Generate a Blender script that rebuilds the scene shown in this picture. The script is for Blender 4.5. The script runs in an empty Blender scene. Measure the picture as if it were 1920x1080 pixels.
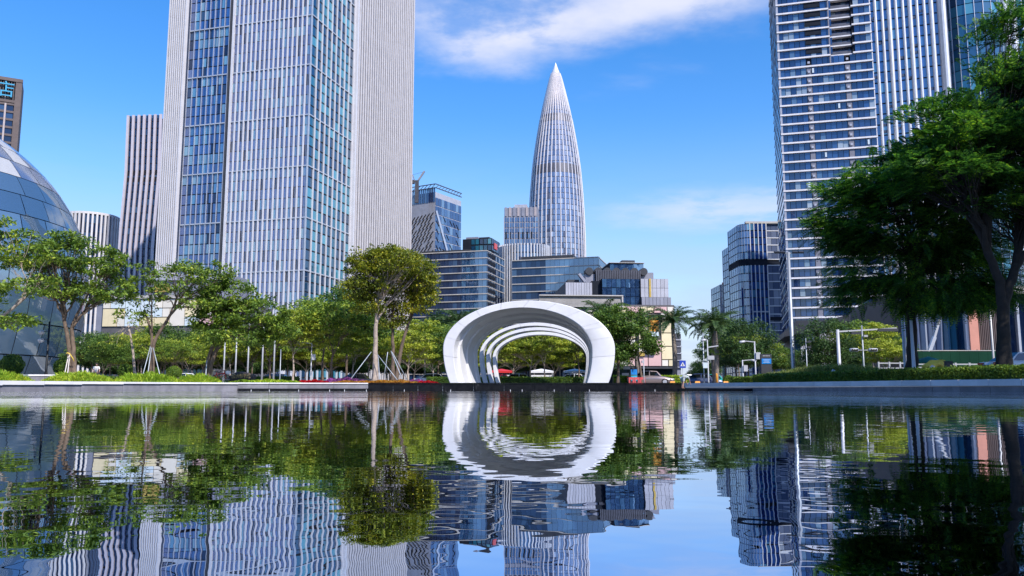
import bpy, bmesh, math, random
import numpy as np
from mathutils import Vector, Matrix

random.seed(7)
rng = np.random.default_rng(7)
PI = math.pi
scene = bpy.context.scene
COL = scene.collection

# ------------------------------------------------------------------ camera
F = 1512.0                      # focal length in photograph pixels (1920 wide)
PITCH = math.atan(190.0 / F)    # horizon sits 190 px below the picture centre
CAM_H = 0.30                     # water lies at 0.19
cam_data = bpy.data.cameras.new('camera')
cam_data.sensor_width = 36.0
cam_data.lens = 36.0 * F / 1920.0
cam_data.clip_start = 0.05
cam_data.clip_end = 6000.0
cam = bpy.data.objects.new('camera', cam_data)
COL.objects.link(cam)
cam.location = (0, 0, CAM_H)
cam.rotation_euler = (PI / 2 + PITCH, 0, 0)
scene.camera = cam

# ------------------------------------------------------------------ light
SUN_EL = math.radians(46)
SUN_AZ = math.radians(143)      # clockwise from +Y: behind the camera, to the right
to_sun = Vector((math.sin(SUN_AZ) * math.cos(SUN_EL), math.cos(SUN_AZ) * math.cos(SUN_EL), math.sin(SUN_EL)))
sun_data = bpy.data.lights.new('sun', 'SUN')
sun_data.energy = 3.7
sun_data.angle = math.radians(0.5)
sun_data.color = (1.0, 0.955, 0.90)
sun = bpy.data.objects.new('sun', sun_data)
COL.objects.link(sun)
sun.location = (60, -60, 120)
sun.rotation_euler = to_sun.to_track_quat('Z', 'Y').to_euler()

scene.view_settings.view_transform = 'Standard'
scene.view_settings.look = 'None'
scene.view_settings.gamma = 1.0
scene.view_settings.use_curve_mapping = False
scene.view_settings.exposure = 0.62
scene.cycles.use_denoising = True
scene.cycles.max_bounces = 7
scene.cycles.diffuse_bounces = 3
scene.cycles.glossy_bounces = 5
scene.cycles.transmission_bounces = 4
scene.cycles.caustics_reflective = False
scene.cycles.caustics_refractive = False


def pray(px, py):
    cx = (px - 960.0) / F
    cy = (540.0 - py) / F
    cp, sp = math.cos(PITCH), math.sin(PITCH)
    return Vector((cx, cp - sp * cy, sp + cp * cy))


def at(px, py, Y):
    d = pray(px, py)
    return Vector((d.x * Y / d.y, Y, CAM_H + d.z * Y / d.y))


def gx(px, Y):
    return (px - 960.0) / F * math.cos(PITCH) * Y


def hp(px, py):
    """column at horizon level of the upright that is seen at (px, py)"""
    return 960.0 + at(px, py, 1.0).x * F / math.cos(PITCH)


def zz(py, Y):
    return at(960, py, Y).z


def hit(C, dirv, px):
    """distance along dirv from C at which the ground line is seen at column px"""
    r = gx(px, 1.0)
    return (r * C[1] - C[0]) / (dirv[0] - r * dirv[1])


# ------------------------------------------------------------------ sky
world = bpy.data.worlds.new('World')
scene.world = world
world.use_nodes = True
nt = world.node_tree
nt.nodes.clear()


class NG:
    """tiny node-graph helper"""
    def __init__(self, tree):
        self.t = tree

    def n(self, typ, **kw):
        nd = self.t.nodes.new(typ)
        for k, v in kw.items():
            setattr(nd, k, v)
        return nd

    def link(self, a, b):
        self.t.links.new(a, b)

    def put(self, sock, v):
        if hasattr(v, 'links') or hasattr(v, 'is_linked'):
            self.t.links.new(v, sock)
        else:
            sock.default_value = v

    def math(self, op, a, b=None, c=None, clamp=False):
        nd = self.n('ShaderNodeMath', operation=op, use_clamp=clamp)
        self.put(nd.inputs[0], a)
        if b is not None:
            self.put(nd.inputs[1], b)
        if c is not None:
            self.put(nd.inputs[2], c)
        return nd.outputs[0]

    def vmath(self, op, a, b=None, scale=None):
        nd = self.n('ShaderNodeVectorMath', operation=op)
        self.put(nd.inputs[0], a)
        if b is not None:
            self.put(nd.inputs[1], b)
        if scale is not None:
            self.put(nd.inputs['Scale'], scale)
        return nd.outputs['Value'] if op in ('DOT_PRODUCT', 'LENGTH', 'DISTANCE') else nd.outputs[0]

    def mix(self, f, a, b, blend='MIX'):
        nd = self.n('ShaderNodeMix', data_type='RGBA', blend_type=blend)
        self.put(nd.inputs[0], f)
        self.put(nd.inputs[6], a)
        self.put(nd.inputs[7], b)
        return nd.outputs[2]

    def noise(self, vec, scale, detail=4, rough=0.55, dist=0.0):
        nd = self.n('ShaderNodeTexNoise')
        if vec is not None:
            self.link(vec, nd.inputs['Vector'])
        nd.inputs['Scale'].default_value = scale
        nd.inputs['Detail'].default_value = detail
        nd.inputs['Roughness'].default_value = rough
        nd.inputs['Distortion'].default_value = dist
        return nd

    def ramp(self, fac, stops):
        nd = self.n('ShaderNodeValToRGB')
        cr = nd.color_ramp
        while len(cr.elements) < len(stops):
            cr.elements.new(0.5)
        for e, (p, c) in zip(cr.elements, stops):
            e.position = p
            e.color = (c[0], c[1], c[2], 1.0)
        self.link(fac, nd.inputs[0])
        return nd.outputs[0]

    def maprange(self, v, a, b, c=0.0, d=1.0, smooth=True):
        nd = self.n('ShaderNodeMapRange', interpolation_type='SMOOTHSTEP' if smooth else 'LINEAR')
        self.put(nd.inputs[0], v)
        for i, x in enumerate((a, b, c, d)):
            nd.inputs[i + 1].default_value = x
        return nd.outputs[0]


g = NG(nt)
sky = g.n('ShaderNodeTexSky', sky_type='NISHITA')
sky.sun_disc = False
sky.sun_elevation = SUN_EL
sky.sun_rotation = SUN_AZ
sky.altitude = 0.0
sky.air_density = 1.15
sky.dust_density = 0.55
sky.ozone_density = 2.6
hs = g.n('ShaderNodeHueSaturation')
hs.inputs['Saturation'].default_value = 1.36
hs.inputs['Value'].default_value = 1.0
g.link(g.mix(1.0, sky.outputs[0], (.98, .955, 1.05, 1), 'MULTIPLY'), hs.inputs['Color'])
tc = g.n('ShaderNodeTexCoord')
sep = g.n('ShaderNodeSeparateXYZ')
g.link(tc.outputs['Generated'], sep.inputs[0])
den = g.math('ADD', g.math('MAXIMUM', sep.outputs[2], 0.0), 0.04)
comb = g.n('ShaderNodeCombineXYZ')
g.link(g.math('DIVIDE', sep.outputs[0], den), comb.inputs[0])
g.link(g.math('DIVIDE', sep.outputs[1], den), comb.inputs[1])
cloudp = comb.outputs[0]


def cp2(px, py):
    d = pray(px, py).normalized()
    return Vector((d.x / (max(d.z, 0) + 0.04), d.y / (max(d.z, 0) + 0.04), 0))


warp = g.noise(cloudp, 2.2, 5, 0.6)
wv = g.vmath('SCALE', g.vmath('SUBTRACT', warp.outputs['Color'], (0.5, 0.5, 0.5)), scale=0.55)
cw = g.vmath('ADD', cloudp, wv)


def capsule(a, b, rad):
    ab = b - a
    pa = g.vmath('SUBTRACT', cw, tuple(a))
    t = g.math('DIVIDE', g.vmath('DOT_PRODUCT', pa, tuple(ab)), ab.length_squared, clamp=True)
    proj = g.vmath('SCALE', tuple(ab), scale=t)
    dist = g.vmath('LENGTH', g.vmath('SUBTRACT', pa, proj))
    return g.maprange(dist, 0.0, rad, 1.0, 0.0)


field = g.noise(g.vmath('MULTIPLY', cloudp, (0.55, 0.9, 1.0)), 0.62, 7, 0.58, 0.3).outputs[0]
detail = g.noise(cloudp, 3.0, 6, 0.6).outputs[0]
gen = g.maprange(field, 0.60, 0.80)
bank = capsule(cp2(940, 50), cp2(1440, -60), 0.37)
bank2 = capsule(cp2(795, 20), cp2(850, 60), 0.22)
wisp = capsule(cp2(1300, 395), cp2(1520, 385), 0.55)
den1 = g.math('MAXIMUM', g.math('MAXIMUM', bank, g.math('MULTIPLY', bank2, 0.6)), g.math('MULTIPLY', wisp, 0.6))
den1 = g.math('MULTIPLY', den1, g.maprange(detail, 0.34, 0.56, 0.30, 1.0))
cl = g.math('MAXIMUM', den1, g.math('MULTIPLY', gen, 0.75), clamp=True)
low = g.maprange(sep.outputs[2], 0.0, 0.34, 0.95, 0.0)
lown = g.math('MULTIPLY', low, g.maprange(g.noise(g.vmath('MULTIPLY', tc.outputs['Generated'], (3, 3, 14)), 1.6, 5).outputs[0], 0.32, 0.62, 0.6, 1.0))
skyc = g.mix(lown, hs.outputs[0], (2.35, 2.95, 4.2, 1))
skyc = g.mix(g.math('MULTIPLY', cl, 0.92), skyc, (3.9, 4.0, 4.7, 1))
bg = g.n('ShaderNodeBackground')
bg.inputs['Strength'].default_value = 0.145
g.link(skyc, bg.inputs['Color'])
wo = g.n('ShaderNodeOutputWorld')
g.link(bg.outputs[0], wo.inputs['Surface'])

# ------------------------------------------------------------------ materials
MATS = {}


def new_mat(name):
    m = bpy.data.materials.new(name)
    m.use_nodes = True
    m.node_tree.nodes.clear()
    gg = NG(m.node_tree)
    out = gg.n('ShaderNodeOutputMaterial')
    MATS[name] = m
    return m, gg, out


def principled(gg, out):
    b = gg.n('ShaderNodeBsdfPrincipled')
    gg.link(b.outputs[0], out.inputs['Surface'])
    return b


def c4(c, k=1.0):
    return (c[0] * k, c[1] * k, c[2] * k, 1.0)


def solid(name, col, rough=0.6, metal=0.0, vary=0.18, scale=1.2, spec=0.5, bump=0.0, streak=0.0, rand=0.0):
    """painted, stone or metal surface with uneven tone; streak adds vertical weathering"""
    m, gg, out = new_mat(name)
    b = principled(gg, out)
    pos = gg.n('ShaderNodeNewGeometry').outputs['Position']
    nz = gg.noise(pos, scale, 5, 0.6)
    f = gg.maprange(nz.outputs[0], 0.3, 0.7)
    c = gg.mix(f, c4(col, 1 - vary), c4(col, 1 + vary * 0.6))
    if streak > 0:
        st = gg.noise(gg.vmath('MULTIPLY', pos, (1.0, 1.0, 0.06)), 2.4, 4, 0.6)
        sf = gg.maprange(st.outputs[0], 0.48, 0.72, 0.0, streak)
        c = gg.mix(sf, c, c4(col, 0.45))
    if rand > 0:
        oi = gg.n('ShaderNodeObjectInfo')
        k = gg.maprange(oi.outputs['Random'], 0, 1, 1 - rand, 1 + rand * 0.5, smooth=False)
        c = gg.vmath('SCALE', c, scale=k)
    gg.link(c, b.inputs['Base Color'])
    b.inputs['Metallic'].default_value = metal
    b.inputs['Roughness'].default_value = rough
    b.inputs['Specular IOR Level'].default_value = spec
    if bump > 0:
        bp = gg.n('ShaderNodeBump')
        bp.inputs['Strength'].default_value = bump
        bp.inputs['Distance'].default_value = 0.02
        gg.link(gg.noise(pos, scale * 14, 4, 0.65).outputs[0], bp.inputs['Height'])
        gg.link(bp.outputs[0], b.inputs['Normal'])
    return m


def glass(name, stops, ior=2.4, rough=0.02, wob=0.0, tint=(0.75, 0.88, 1.0)):
    """coated facade glass: each pane takes its own tone (blinds, rooms, coating) and reflects the sky"""
    m, gg, out = new_mat(name)
    b = principled(gg, out)
    oi = gg.n('ShaderNodeObjectInfo').outputs['Random']
    isl = gg.n('ShaderNodeNewGeometry').outputs['Random Per Island']
    r = gg.math('FRACT', gg.math('ADD', oi, isl))
    gg.link(gg.ramp(r, stops), b.inputs['Base Color'])
    b.inputs['Roughness'].default_value = rough
    b.inputs['IOR'].default_value = ior
    b.inputs['Specular Tint'].default_value = (tint[0], tint[1], tint[2], 1)
    if wob > 0:
        pos = gg.n('ShaderNodeNewGeometry').outputs['Position']
        bp = gg.n('ShaderNodeBump')
        bp.inputs['Strength'].default_value = wob
        bp.inputs['Distance'].default_value = 0.05
        gg.link(gg.noise(pos, 0.45, 2, 0.4).outputs[0], bp.inputs['Height'])
        gg.link(bp.outputs[0], b.inputs['Normal'])
    return m


def leafmat(name, stops, trans=0.35, rough=0.55, gain=(2.95, 2.45, 2.1)):
    m, gg, out = new_mat(name)
    isl = gg.n('ShaderNodeNewGeometry').outputs['Random Per Island']
    oi = gg.n('ShaderNodeObjectInfo').outputs['Random']
    pos = gg.n('ShaderNodeNewGeometry').outputs['Position']
    nz = gg.noise(pos, 0.7, 3).outputs[0]
    f = gg.math('ADD', gg.math('MULTIPLY', isl, 0.6), gg.math('MULTIPLY', gg.maprange(nz, 0.3, 0.7), 0.4))
    f = gg.math('ADD', f, gg.math('MULTIPLY', gg.math('SUBTRACT', oi, 0.5), 0.16), clamp=True)
    c = gg.ramp(f, [(p_, tuple(min(.6, v * k_) for v, k_ in zip(c_, gain))) for p_, c_ in stops])
    b = gg.n('ShaderNodeBsdfPrincipled')
    gg.link(c, b.inputs['Base Color'])
    b.inputs['Roughness'].default_value = rough
    b.inputs['Specular IOR Level'].default_value = 0.3
    tr = gg.n('ShaderNodeBsdfTranslucent')
    gg.link(gg.mix(0.5, c, (1.0, 1.0, 0.25, 1), 'MULTIPLY'), tr.inputs['Color'])
    mx = gg.n('ShaderNodeMixShader')
    mx.inputs[0].default_value = trans
    gg.link(b.outputs[0], mx.inputs[1])
    gg.link(tr.outputs[0], mx.inputs[2])
    gg.link(mx.outputs[0], out.inputs['Surface'])
    return m


# facade glass
glass('glass_tower', [(0, (.009, .028, .125)), (.55, (.014, .047, .20)), (.8, (.03, .09, .28)), (.94, (.08, .22, .34)), (1, (.15, .32, .42))], 2.7)
glass('glass_teal', [(0, (.008, .030, .080)), (.4, (.016, .07, .13)), (.75, (.03, .16, .23)), (1, (.09, .30, .38))], 2.2)
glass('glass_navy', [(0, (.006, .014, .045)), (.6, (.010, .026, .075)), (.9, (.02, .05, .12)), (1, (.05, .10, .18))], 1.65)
glass('glass_box', [(0, (.012, .030, .075)), (.5, (.02, .05, .12)), (1, (.05, .12, .22))], 3.0, wob=0.25)
glass('glass_blind', [(0, (.05, .13, .26)), (.5, (.10, .22, .34)), (1, (.22, .34, .42))], 2.2)
glass('glass_home', [(0, (.006, .014, .05)), (.5, (.010, .028, .10)), (.82, (.02, .06, .17)), (.93, (.10, .17, .24)), (1, (.36, .40, .42))], 2.0)
glass('glass_far', [(0, (.02, .04, .12)), (.5, (.035, .07, .17)), (.85, (.06, .12, .24)), (1, (.16, .25, .36))], 2.3)
glass('glass_bullet', [(0, (.09, .12, .20)), (.5, (.13, .16, .25)), (.85, (.20, .24, .33)), (1, (.36, .40, .48))], 2.7)
glass('glass_dome', [(0, (.05, .09, .14)), (.5, (.07, .12, .18)), (1, (.10, .16, .22))], 3.0, wob=0.2, tint=(.85, .94, 1))
glass('glass_shop', [(0, (.01, .014, .02)), (1, (.03, .06, .07))], 1.7)
glass('car_glass', [(0, (.006, .008, .010)), (1, (.010, .012, .014))], 1.8)
# metals, stone, paint
solid('white_fin', (.64, .62, .64), .42, 0.0, .06, .3, .5)
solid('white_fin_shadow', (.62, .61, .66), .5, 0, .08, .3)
solid('wing_stone', (.60, .55, .53), .5, 0, .10, .35, .5, streak=.10, rand=.06)
solid('rib_pale', (.62, .55, .58), .5, .1, .06, .4)
solid('silver', (.62, .62, .66), .32, .55, .10, .5, .5)
solid('silver_pale', (.70, .70, .73), .38, .25, .10, .4, .5)
solid('spandrel', (.05, .07, .12), .35, .2, .15, .5)
solid('core_dark', (.018, .022, .032), .8, 0, .2, .6, .1)
solid('groove', (.055, .055, .060), .6, .1, .15, .6)
solid('band_light', (.50, .52, .56), .4, .3, .08, .5)
solid('slab_white', (.78, .74, .74), .6, 0, .10, .5, streak=.12)
solid('pier_grey', (.20, .20, .24), .6, 0, .12, .5)
solid('hotel_stone', (.12, .09, .085), .7, 0, .15, .6)
solid('hotel_pier', (.42, .36, .36), .6, 0, .10, .6)
solid('metal_grey', (.48, .47, .51), .45, .3, .10, .35, streak=.15, rand=.10)
solid('metal_mid', (.30, .30, .35), .5, .3, .12, .35, streak=.15, rand=.10)
solid('metal_dark', (.045, .047, .055), .55, .2, .2, .5)
solid('louver', (.10, .10, .12), .5, .4, .2, .8)
solid('gold_trim', (.62, .42, .10), .4, .4, .1, .8)
solid('cream_panel', (.76, .64, .40), .6, 0, .06, .5, streak=.08, rand=.12)
solid('pink_panel', (.74, .47, .45), .6, 0, .06, .5, streak=.08, rand=.12)
solid('ivory_panel', (.76, .70, .60), .6, 0, .06, .5, streak=.08, rand=.10)
solid('pale_blue_panel', (.60, .68, .72), .6, 0, .06, .5, streak=.08)
solid('joint_dark', (.10, .095, .10), .7, 0, .2, .6)
solid('stone_band', (.46, .43, .40), .7, 0, .12, .4, streak=.2)
solid('brown_clad', (.16, .085, .065), .6, 0, .18, .7)
solid('salmon', (.62, .27, .19), .6, 0, .10, .7)
solid('white_paint', (.74, .73, .745), .42, 0, .05, .8, .5, streak=.05, rand=.03)
solid('white_pole', (.48, .48, .50), .4, .1, .08, .8)
solid('grey_pole', (.34, .36, .38), .45, .5, .12, .8)
solid('black_pole', (.015, .016, .018), .45, .3, .2, 1)
solid('coping', (.76, .74, .75), .6, 0, .12, .7, bump=.15, rand=.10)
solid('granite', (.22, .21, .23), .55, 0, .25, 1.4, bump=.2, streak=.25, rand=.16)
solid('paving', (.44, .42, .41), .7, 0, .12, .5, bump=.15)
solid('asphalt', (.05, .05, .052), .85, 0, .2, .7, bump=.3)
solid('marking', (.72, .72, .70), .7, 0, .15, 1.5)
solid('soil', (.06, .042, .028), .9, 0, .3, 2, bump=.4)
solid('lawn', (.035, .070, .018), .9, 0, .35, .8, bump=.4)
solid('ground_far', (.10, .11, .10), .9, 0, .25, .05)
solid('bark', (.15, .105, .075), .85, 0, .4, 3.0, bump=.6)
solid('bark_pale', (.40, .32, .26), .85, 0, .3, 3.0, bump=.5)
solid('bark_dark', (.020, .016, .013), .9, 0, .35, 4.0, bump=.8)
solid('palm_bark', (.22, .18, .15), .85, 0, .3, 4.0, bump=.4)
solid('palm_shaft', (.10, .17, .05), .5, 0, .15, 2.0)
solid('stake', (.42, .46, .50), .5, .3, .12, 1)
solid('stake_pale', (.66, .60, .56), .7, 0, .12, 1)
solid('yellow_cloth', (.80, .56, .08), .7, 0, .12, 1)
solid('teal_cloth', (.02, .22, .22), .7, 0, .12, 1)
solid('hoarding', (.008, .045, .026), .8, 0, .15, .7, .1, streak=.2)
solid('blue_sign', (.02, .06, .42), .4, 0, .05, 1)
solid('screen_blue', (.02, .22, .62), .2, 0, .2, 3)
solid('screen_cyan', (.05, .42, .60), .2, 0, .3, 3)
solid('sign_teal', (.03, .30, .50), .4, 0, .05, 1)
solid('orange_paint', (.80, .32, .03), .5, 0, .1, 1)
solid('red_paint', (.58, .03, .03), .45, 0, .1, 1)
solid('barrier_red', (.62, .10, .10), .5, 0, .1, 1)
solid('boulder', (.085, .065, .055), .8, 0, .35, 1.8, bump=.8)
solid('gold_letter', (.70, .52, .22), .4, .3, .1, 1)
solid('rubber', (.012, .012, .012), .8, 0, .1, 1)
solid('skin', (.52, .30, .22), .55, 0, .05, 4)
solid('hair', (.012, .010, .009), .6, 0, .1, 6)
solid('shirt_grey', (.44, .50, .50), .85, 0, .08, 4)
solid('cloth_white', (.76, .74, .74), .85, 0, .06, 4)
solid('cloth_dark', (.03, .035, .06), .85, 0, .06, 4)
solid('lamp_lens', (.85, .85, .80), .3, 0, .02, 1)
solid('tail_red', (.45, .01, .01), .25, 0, .05, 1)


def car_paint(name, col, metal=.5):
    m, gg, out = new_mat(name)
    b = principled(gg, out)
    b.inputs['Base Color'].default_value = c4(col)
    b.inputs['Metallic'].default_value = metal
    b.inputs['Roughness'].default_value = .32
    b.inputs['Coat Weight'].default_value = .8
    b.inputs['Coat Roughness'].default_value = .04


car_paint('paint_navy', (.09, .11, .20))
car_paint('paint_bronze', (.30, .24, .24))
car_paint('paint_teal', (.02, .36, .30), .2)
car_paint('paint_white', (.74, .74, .74), 0)
car_paint('paint_silver', (.50, .50, .52), .6)
car_paint('paint_black', (.015, .015, .018), .2)
car_paint('paint_red', (.48, .02, .02), .1)

# leaves
leafmat('leaf_open', [(0, (.018, .042, .010)), (.45, (.050, .100, .016)), (.8, (.105, .165, .022)), (1, (.20, .24, .035))])
leafmat('leaf_lime', [(0, (.030, .060, .010)), (.4, (.085, .135, .018)), (.8, (.170, .215, .026)), (1, (.28, .30, .045))])
leafmat('leaf_mid', [(0, (.012, .032, .010)), (.5, (.030, .070, .014)), (.85, (.065, .115, .020)), (1, (.12, .17, .03))])
leafmat('leaf_autumn', [(0, (.022, .034, .008)), (.4, (.052, .082, .010)), (.75, (.118, .142, .012)), (1, (.20, .19, .02))])
leafmat('leaf_dark', [(0, (.004, .018, .008)), (.4, (.011, .046, .012)), (.7, (.034, .108, .016)), (1, (.13, .26, .02))], .5)
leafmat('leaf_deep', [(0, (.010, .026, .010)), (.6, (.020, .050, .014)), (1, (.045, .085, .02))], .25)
leafmat('leaf_palm', [(0, (.010, .026, .012)), (.5, (.022, .052, .020)), (1, (.055, .095, .03))], .25)
leafmat('leaf_fern', [(0, (.045, .100, .010)), (.5, (.100, .190, .015)), (1, (.21, .31, .03))])
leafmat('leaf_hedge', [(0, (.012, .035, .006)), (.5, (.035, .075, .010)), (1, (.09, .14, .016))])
leafmat('leaf_grass', [(0, (.025, .050, .012)), (.5, (.055, .095, .022)), (1, (.16, .17, .07))])
leafmat('flower_red', [(0, (.35, .004, .008)), (1, (.75, .015, .02))], gain=(1, 1, 1))
leafmat('flower_orange', [(0, (.10, .14, .02)), (.35, (.35, .16, .02)), (.7, (.75, .22, .02)), (1, (.80, .50, .08))], gain=(1, 1, 1))
leafmat('flower_purple', [(0, (.06, .07, .03)), (.4, (.22, .04, .22)), (1, (.52, .14, .46))], gain=(1, 1, 1))

# black granite with mineral streaks
m, gg, out = new_mat('black_granite')
b = principled(gg, out)
pos = gg.n('ShaderNodeNewGeometry').outputs['Position']
st = gg.noise(gg.vmath('MULTIPLY', pos, (1, 1, .10)), 2.6, 5, .7).outputs[0]
wh = gg.maprange(st, .64, .80, 0, .55)
gr = gg.maprange(gg.noise(pos, 3, 4).outputs[0], .3, .7)
gg.link(gg.mix(wh, gg.mix(gr, (.003, .003, .004, 1), (.010, .010, .011, 1)), (.30, .30, .31, 1)), b.inputs['Base Color'])
b.inputs['Roughness'].default_value = .45
b.inputs['Specular IOR Level'].default_value = .15

# water: still, dark-bottomed reflecting pool with slight ripples
m, gg, out = new_mat('water')
b = principled(gg, out)
b.inputs['Base Color'].default_value = (.32, .45, .66, 1)
b.inputs['Roughness'].default_value = .0
b.inputs['Metallic'].default_value = 1.0
pos = gg.n('ShaderNodeNewGeometry').outputs['Position']
n1 = gg.noise(gg.vmath('MULTIPLY', pos, (1.0, 1.0, 1)), 9.0, 2, .45).outputs[0]
n2 = gg.noise(gg.vmath('MULTIPLY', pos, (.6, 1.0, 1)), 2.4, 2, .5).outputs[0]
big = gg.noise(pos, .09, 2).outputs[0]
amt = gg.maprange(big, .38, .66, .35, 1.25)
sp_ = gg.n('ShaderNodeSeparateXYZ')
gg.link(pos, sp_.inputs[0])
amt = gg.math('MULTIPLY', amt, gg.maprange(sp_.outputs[1], 4.0, 45.0, 1.0, 3.2))
h = gg.math('ADD', gg.math('MULTIPLY', n1, .0016), gg.math('MULTIPLY', n2, .0030))
h = gg.math('MULTIPLY', h, amt)
bp = gg.n('ShaderNodeBump')
bp.inputs['Strength'].default_value = 1.0
bp.inputs['Distance'].default_value = 1.0
gg.link(h, bp.inputs['Height'])
gg.link(bp.outputs[0], b.inputs['Normal'])

# ------------------------------------------------------------------ object helpers
def tag(o, label=None, cat=None, group=None, kind=None):
    if label:
        o['label'] = label
    if cat:
        o['category'] = cat
    if group:
        o['group'] = group
    if kind:
        o['kind'] = kind
    return o


def thing(name, label, cat, loc=(0, 0, 0), rz=0.0, group=None):
    o = bpy.data.objects.new(name, None)
    o.empty_display_size = 0.3
    COL.objects.link(o)
    o.location = loc
    o.rotation_euler = (0, 0, rz)
    return tag(o, label, cat, group)


def setpar(o, parent):
    if parent is None:
        return
    o.parent = parent
    if parent.parent is not None:      # a sub-part: coordinates stay those of the thing
        o.matrix_parent_inverse = parent.matrix_basis.inverted()


def link(name, mesh, parent=None, M=None, kind=None):
    o = bpy.data.objects.new(name, mesh)
    COL.objects.link(o)
    setpar(o, parent)
    if M is not None:
        o.matrix_basis = M
    if kind:
        o['kind'] = kind
    return o


class Geo:
    """collects quads / triangles and builds ONE mesh object"""
    def __init__(self):
        self.v, self.f, self.n = [], [], 0

    def add(self, verts, faces):
        verts = np.asarray(verts, float).reshape(-1, 3)
        self.v.append(verts)
        for fc in (faces if isinstance(faces, list) else [faces]):
            fc = np.asarray(fc, int)
            if fc.ndim == 1:
                fc = fc[None, :]
            self.f.append(fc + self.n)
        self.n += len(verts)

    def mesh(self, name, mat, smooth=False):
        me = bpy.data.meshes.new(name)
        V = np.concatenate(self.v) if self.v else np.zeros((0, 3))
        me.vertices.add(len(V))
        me.vertices.foreach_set('co', V.ravel())
        counts = np.concatenate([np.full(len(a), a.shape[1]) for a in self.f])
        loops = np.concatenate([a.ravel() for a in self.f])
        me.loops.add(len(loops))
        me.loops.foreach_set('vertex_index', loops.astype(np.int32))
        me.polygons.add(len(counts))
        starts = np.concatenate([[0], np.cumsum(counts)[:-1]])
        me.polygons.foreach_set('loop_start', starts.astype(np.int32))
        me.polygons.foreach_set('loop_total', counts.astype(np.int32))
        me.polygons.foreach_set('use_smooth', np.full(len(counts), bool(smooth)))
        me.update(calc_edges=True)
        me.materials.append(MATS[mat])
        return me

    def box(self, x0, x1, y0, y1, z0, z1):
        v = [(x0, y0, z0), (x1, y0, z0), (x1, y1, z0), (x0, y1, z0), (x0, y0, z1), (x1, y0, z1), (x1, y1, z1), (x0, y1, z1)]
        self.add(v, np.array([(0, 3, 2, 1), (4, 5, 6, 7), (0, 1, 5, 4), (1, 2, 6, 5), (2, 3, 7, 6), (3, 0, 4, 7)]))

    def tube(self, pts, rad, sides=6, cap=True):
        pts = np.asarray(pts, float)
        n = len(pts)
        rad = np.broadcast_to(np.asarray(rad, float), (n,))
        tg = np.gradient(pts, axis=0)
        tg /= np.linalg.norm(tg, axis=1)[:, None] + 1e-9
        ref = np.array((0.0, 0.0, 1.0)) if abs(tg[:, 2]).mean() < .8 else np.array((1.0, 0.0, 0.0))
        s = np.cross(tg, ref)
        s /= np.linalg.norm(s, axis=1)[:, None] + 1e-9
        t = np.cross(s, tg)
        a = np.linspace(0, 2 * PI, sides, endpoint=False)
        ring = s[:, None, :] * np.cos(a)[None, :, None] + t[:, None, :] * np.sin(a)[None, :, None]
        V = (pts[:, None, :] + ring * rad[:, None, None]).reshape(-1, 3)
        i = np.arange(n - 1)[:, None] * sides
        j = np.arange(sides)[None, :]
        k = (j + 1) % sides
        Fq = np.stack([i + j, i + sides + j, i + sides + k, i + k], -1).reshape(-1, 4)
        fl = [Fq]
        if cap and sides >= 3:
            fl.append(np.arange(sides)[None, :])
            fl.append((np.arange(sides)[::-1] + (n - 1) * sides)[None, :])
        self.add(V, fl)


_unit = {}


def ubox(mat):
    k = ('b', mat)
    if k not in _unit:
        q = Geo()
        q.box(-.5, .5, -.5, .5, -.5, .5)
        _unit[k] = q.mesh('box_' + mat, mat)
    return _unit[k]


def uquad(mat):
    k = ('q', mat)
    if k not in _unit:
        q = Geo()
        q.add([(-.5, -.5, 0), (.5, -.5, 0), (.5, .5, 0), (-.5, .5, 0)], np.array([(0, 1, 2, 3)]))
        _unit[k] = q.mesh('pane_' + mat, mat)
    return _unit[k]


def ucyl(mat, sides=10):
    k = ('c', mat, sides)
    if k not in _unit:
        q = Geo()
        q.tube([(0, 0, 0), (0, 0, 1)], [1, 1], sides)
        _unit[k] = q.mesh('post_' + mat, mat)
    return _unit[k]


def box(parent, name, x0, x1, y0, y1, z0, z1, mat, kind=None):
    M = Matrix.Translation(((x0 + x1) / 2, (y0 + y1) / 2, (z0 + z1) / 2)) @ Matrix.Diagonal((abs(x1 - x0), abs(y1 - y0), abs(z1 - z0), 1))
    return link(name, ubox(mat), parent, M, kind)


def bar(parent, name, a, b, w, d, mat, ref=(0, 0, 1)):
    """a straight rectangular bar from a to b"""
    a, b = Vector(a), Vector(b)
    z = (b - a)
    L = z.length
    z = z / L
    x = z.cross(Vector(ref))
    if x.length < 1e-4:
        x = z.cross(Vector((0, 1, 0)))
    x.normalize()
    y = z.cross(x)
    R = Matrix((x, y, z)).transposed().to_4x4()
    M = Matrix.Translation((a + b) / 2) @ R @ Matrix.Diagonal((w, d, L, 1))
    return link(name, ubox(mat), parent, M)


def pole(parent, name, a, b, r, mat, sides=8):
    a, b = Vector(a), Vector(b)
    z = b - a
    L = z.length
    R = z.to_track_quat('Z', 'Y').to_matrix().to_4x4()
    return link(name, ucyl(mat, sides), parent, Matrix.Translation(a) @ R @ Matrix.Diagonal((r, r, L, 1)))


def copy_tree(o, parent=None):
    c = o.copy()
    COL.objects.link(c)
    if parent is not None:
        c.parent = parent
    for ch in list(o.children):
        copy_tree(ch, c)
    return c


def text_part(parent, name, body, size, mat, M, kind=None):
    cu = bpy.data.curves.new(name, 'FONT')
    cu.body = body
    cu.size = size
    cu.extrude = size * 0.03
    cu.align_x = 'CENTER'
    cu.align_y = 'CENTER'
    t = bpy.data.objects.new('tmp', cu)
    COL.objects.link(t)
    dg = bpy.context.evaluated_depsgraph_get()
    me = bpy.data.meshes.new_from_object(t.evaluated_get(dg))
    bpy.data.objects.remove(t)
    me.materials.clear()
    me.materials.append(MATS[mat])
    return link(name, me, parent, M, kind)


UP = Vector((0, 0, 1))


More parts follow.
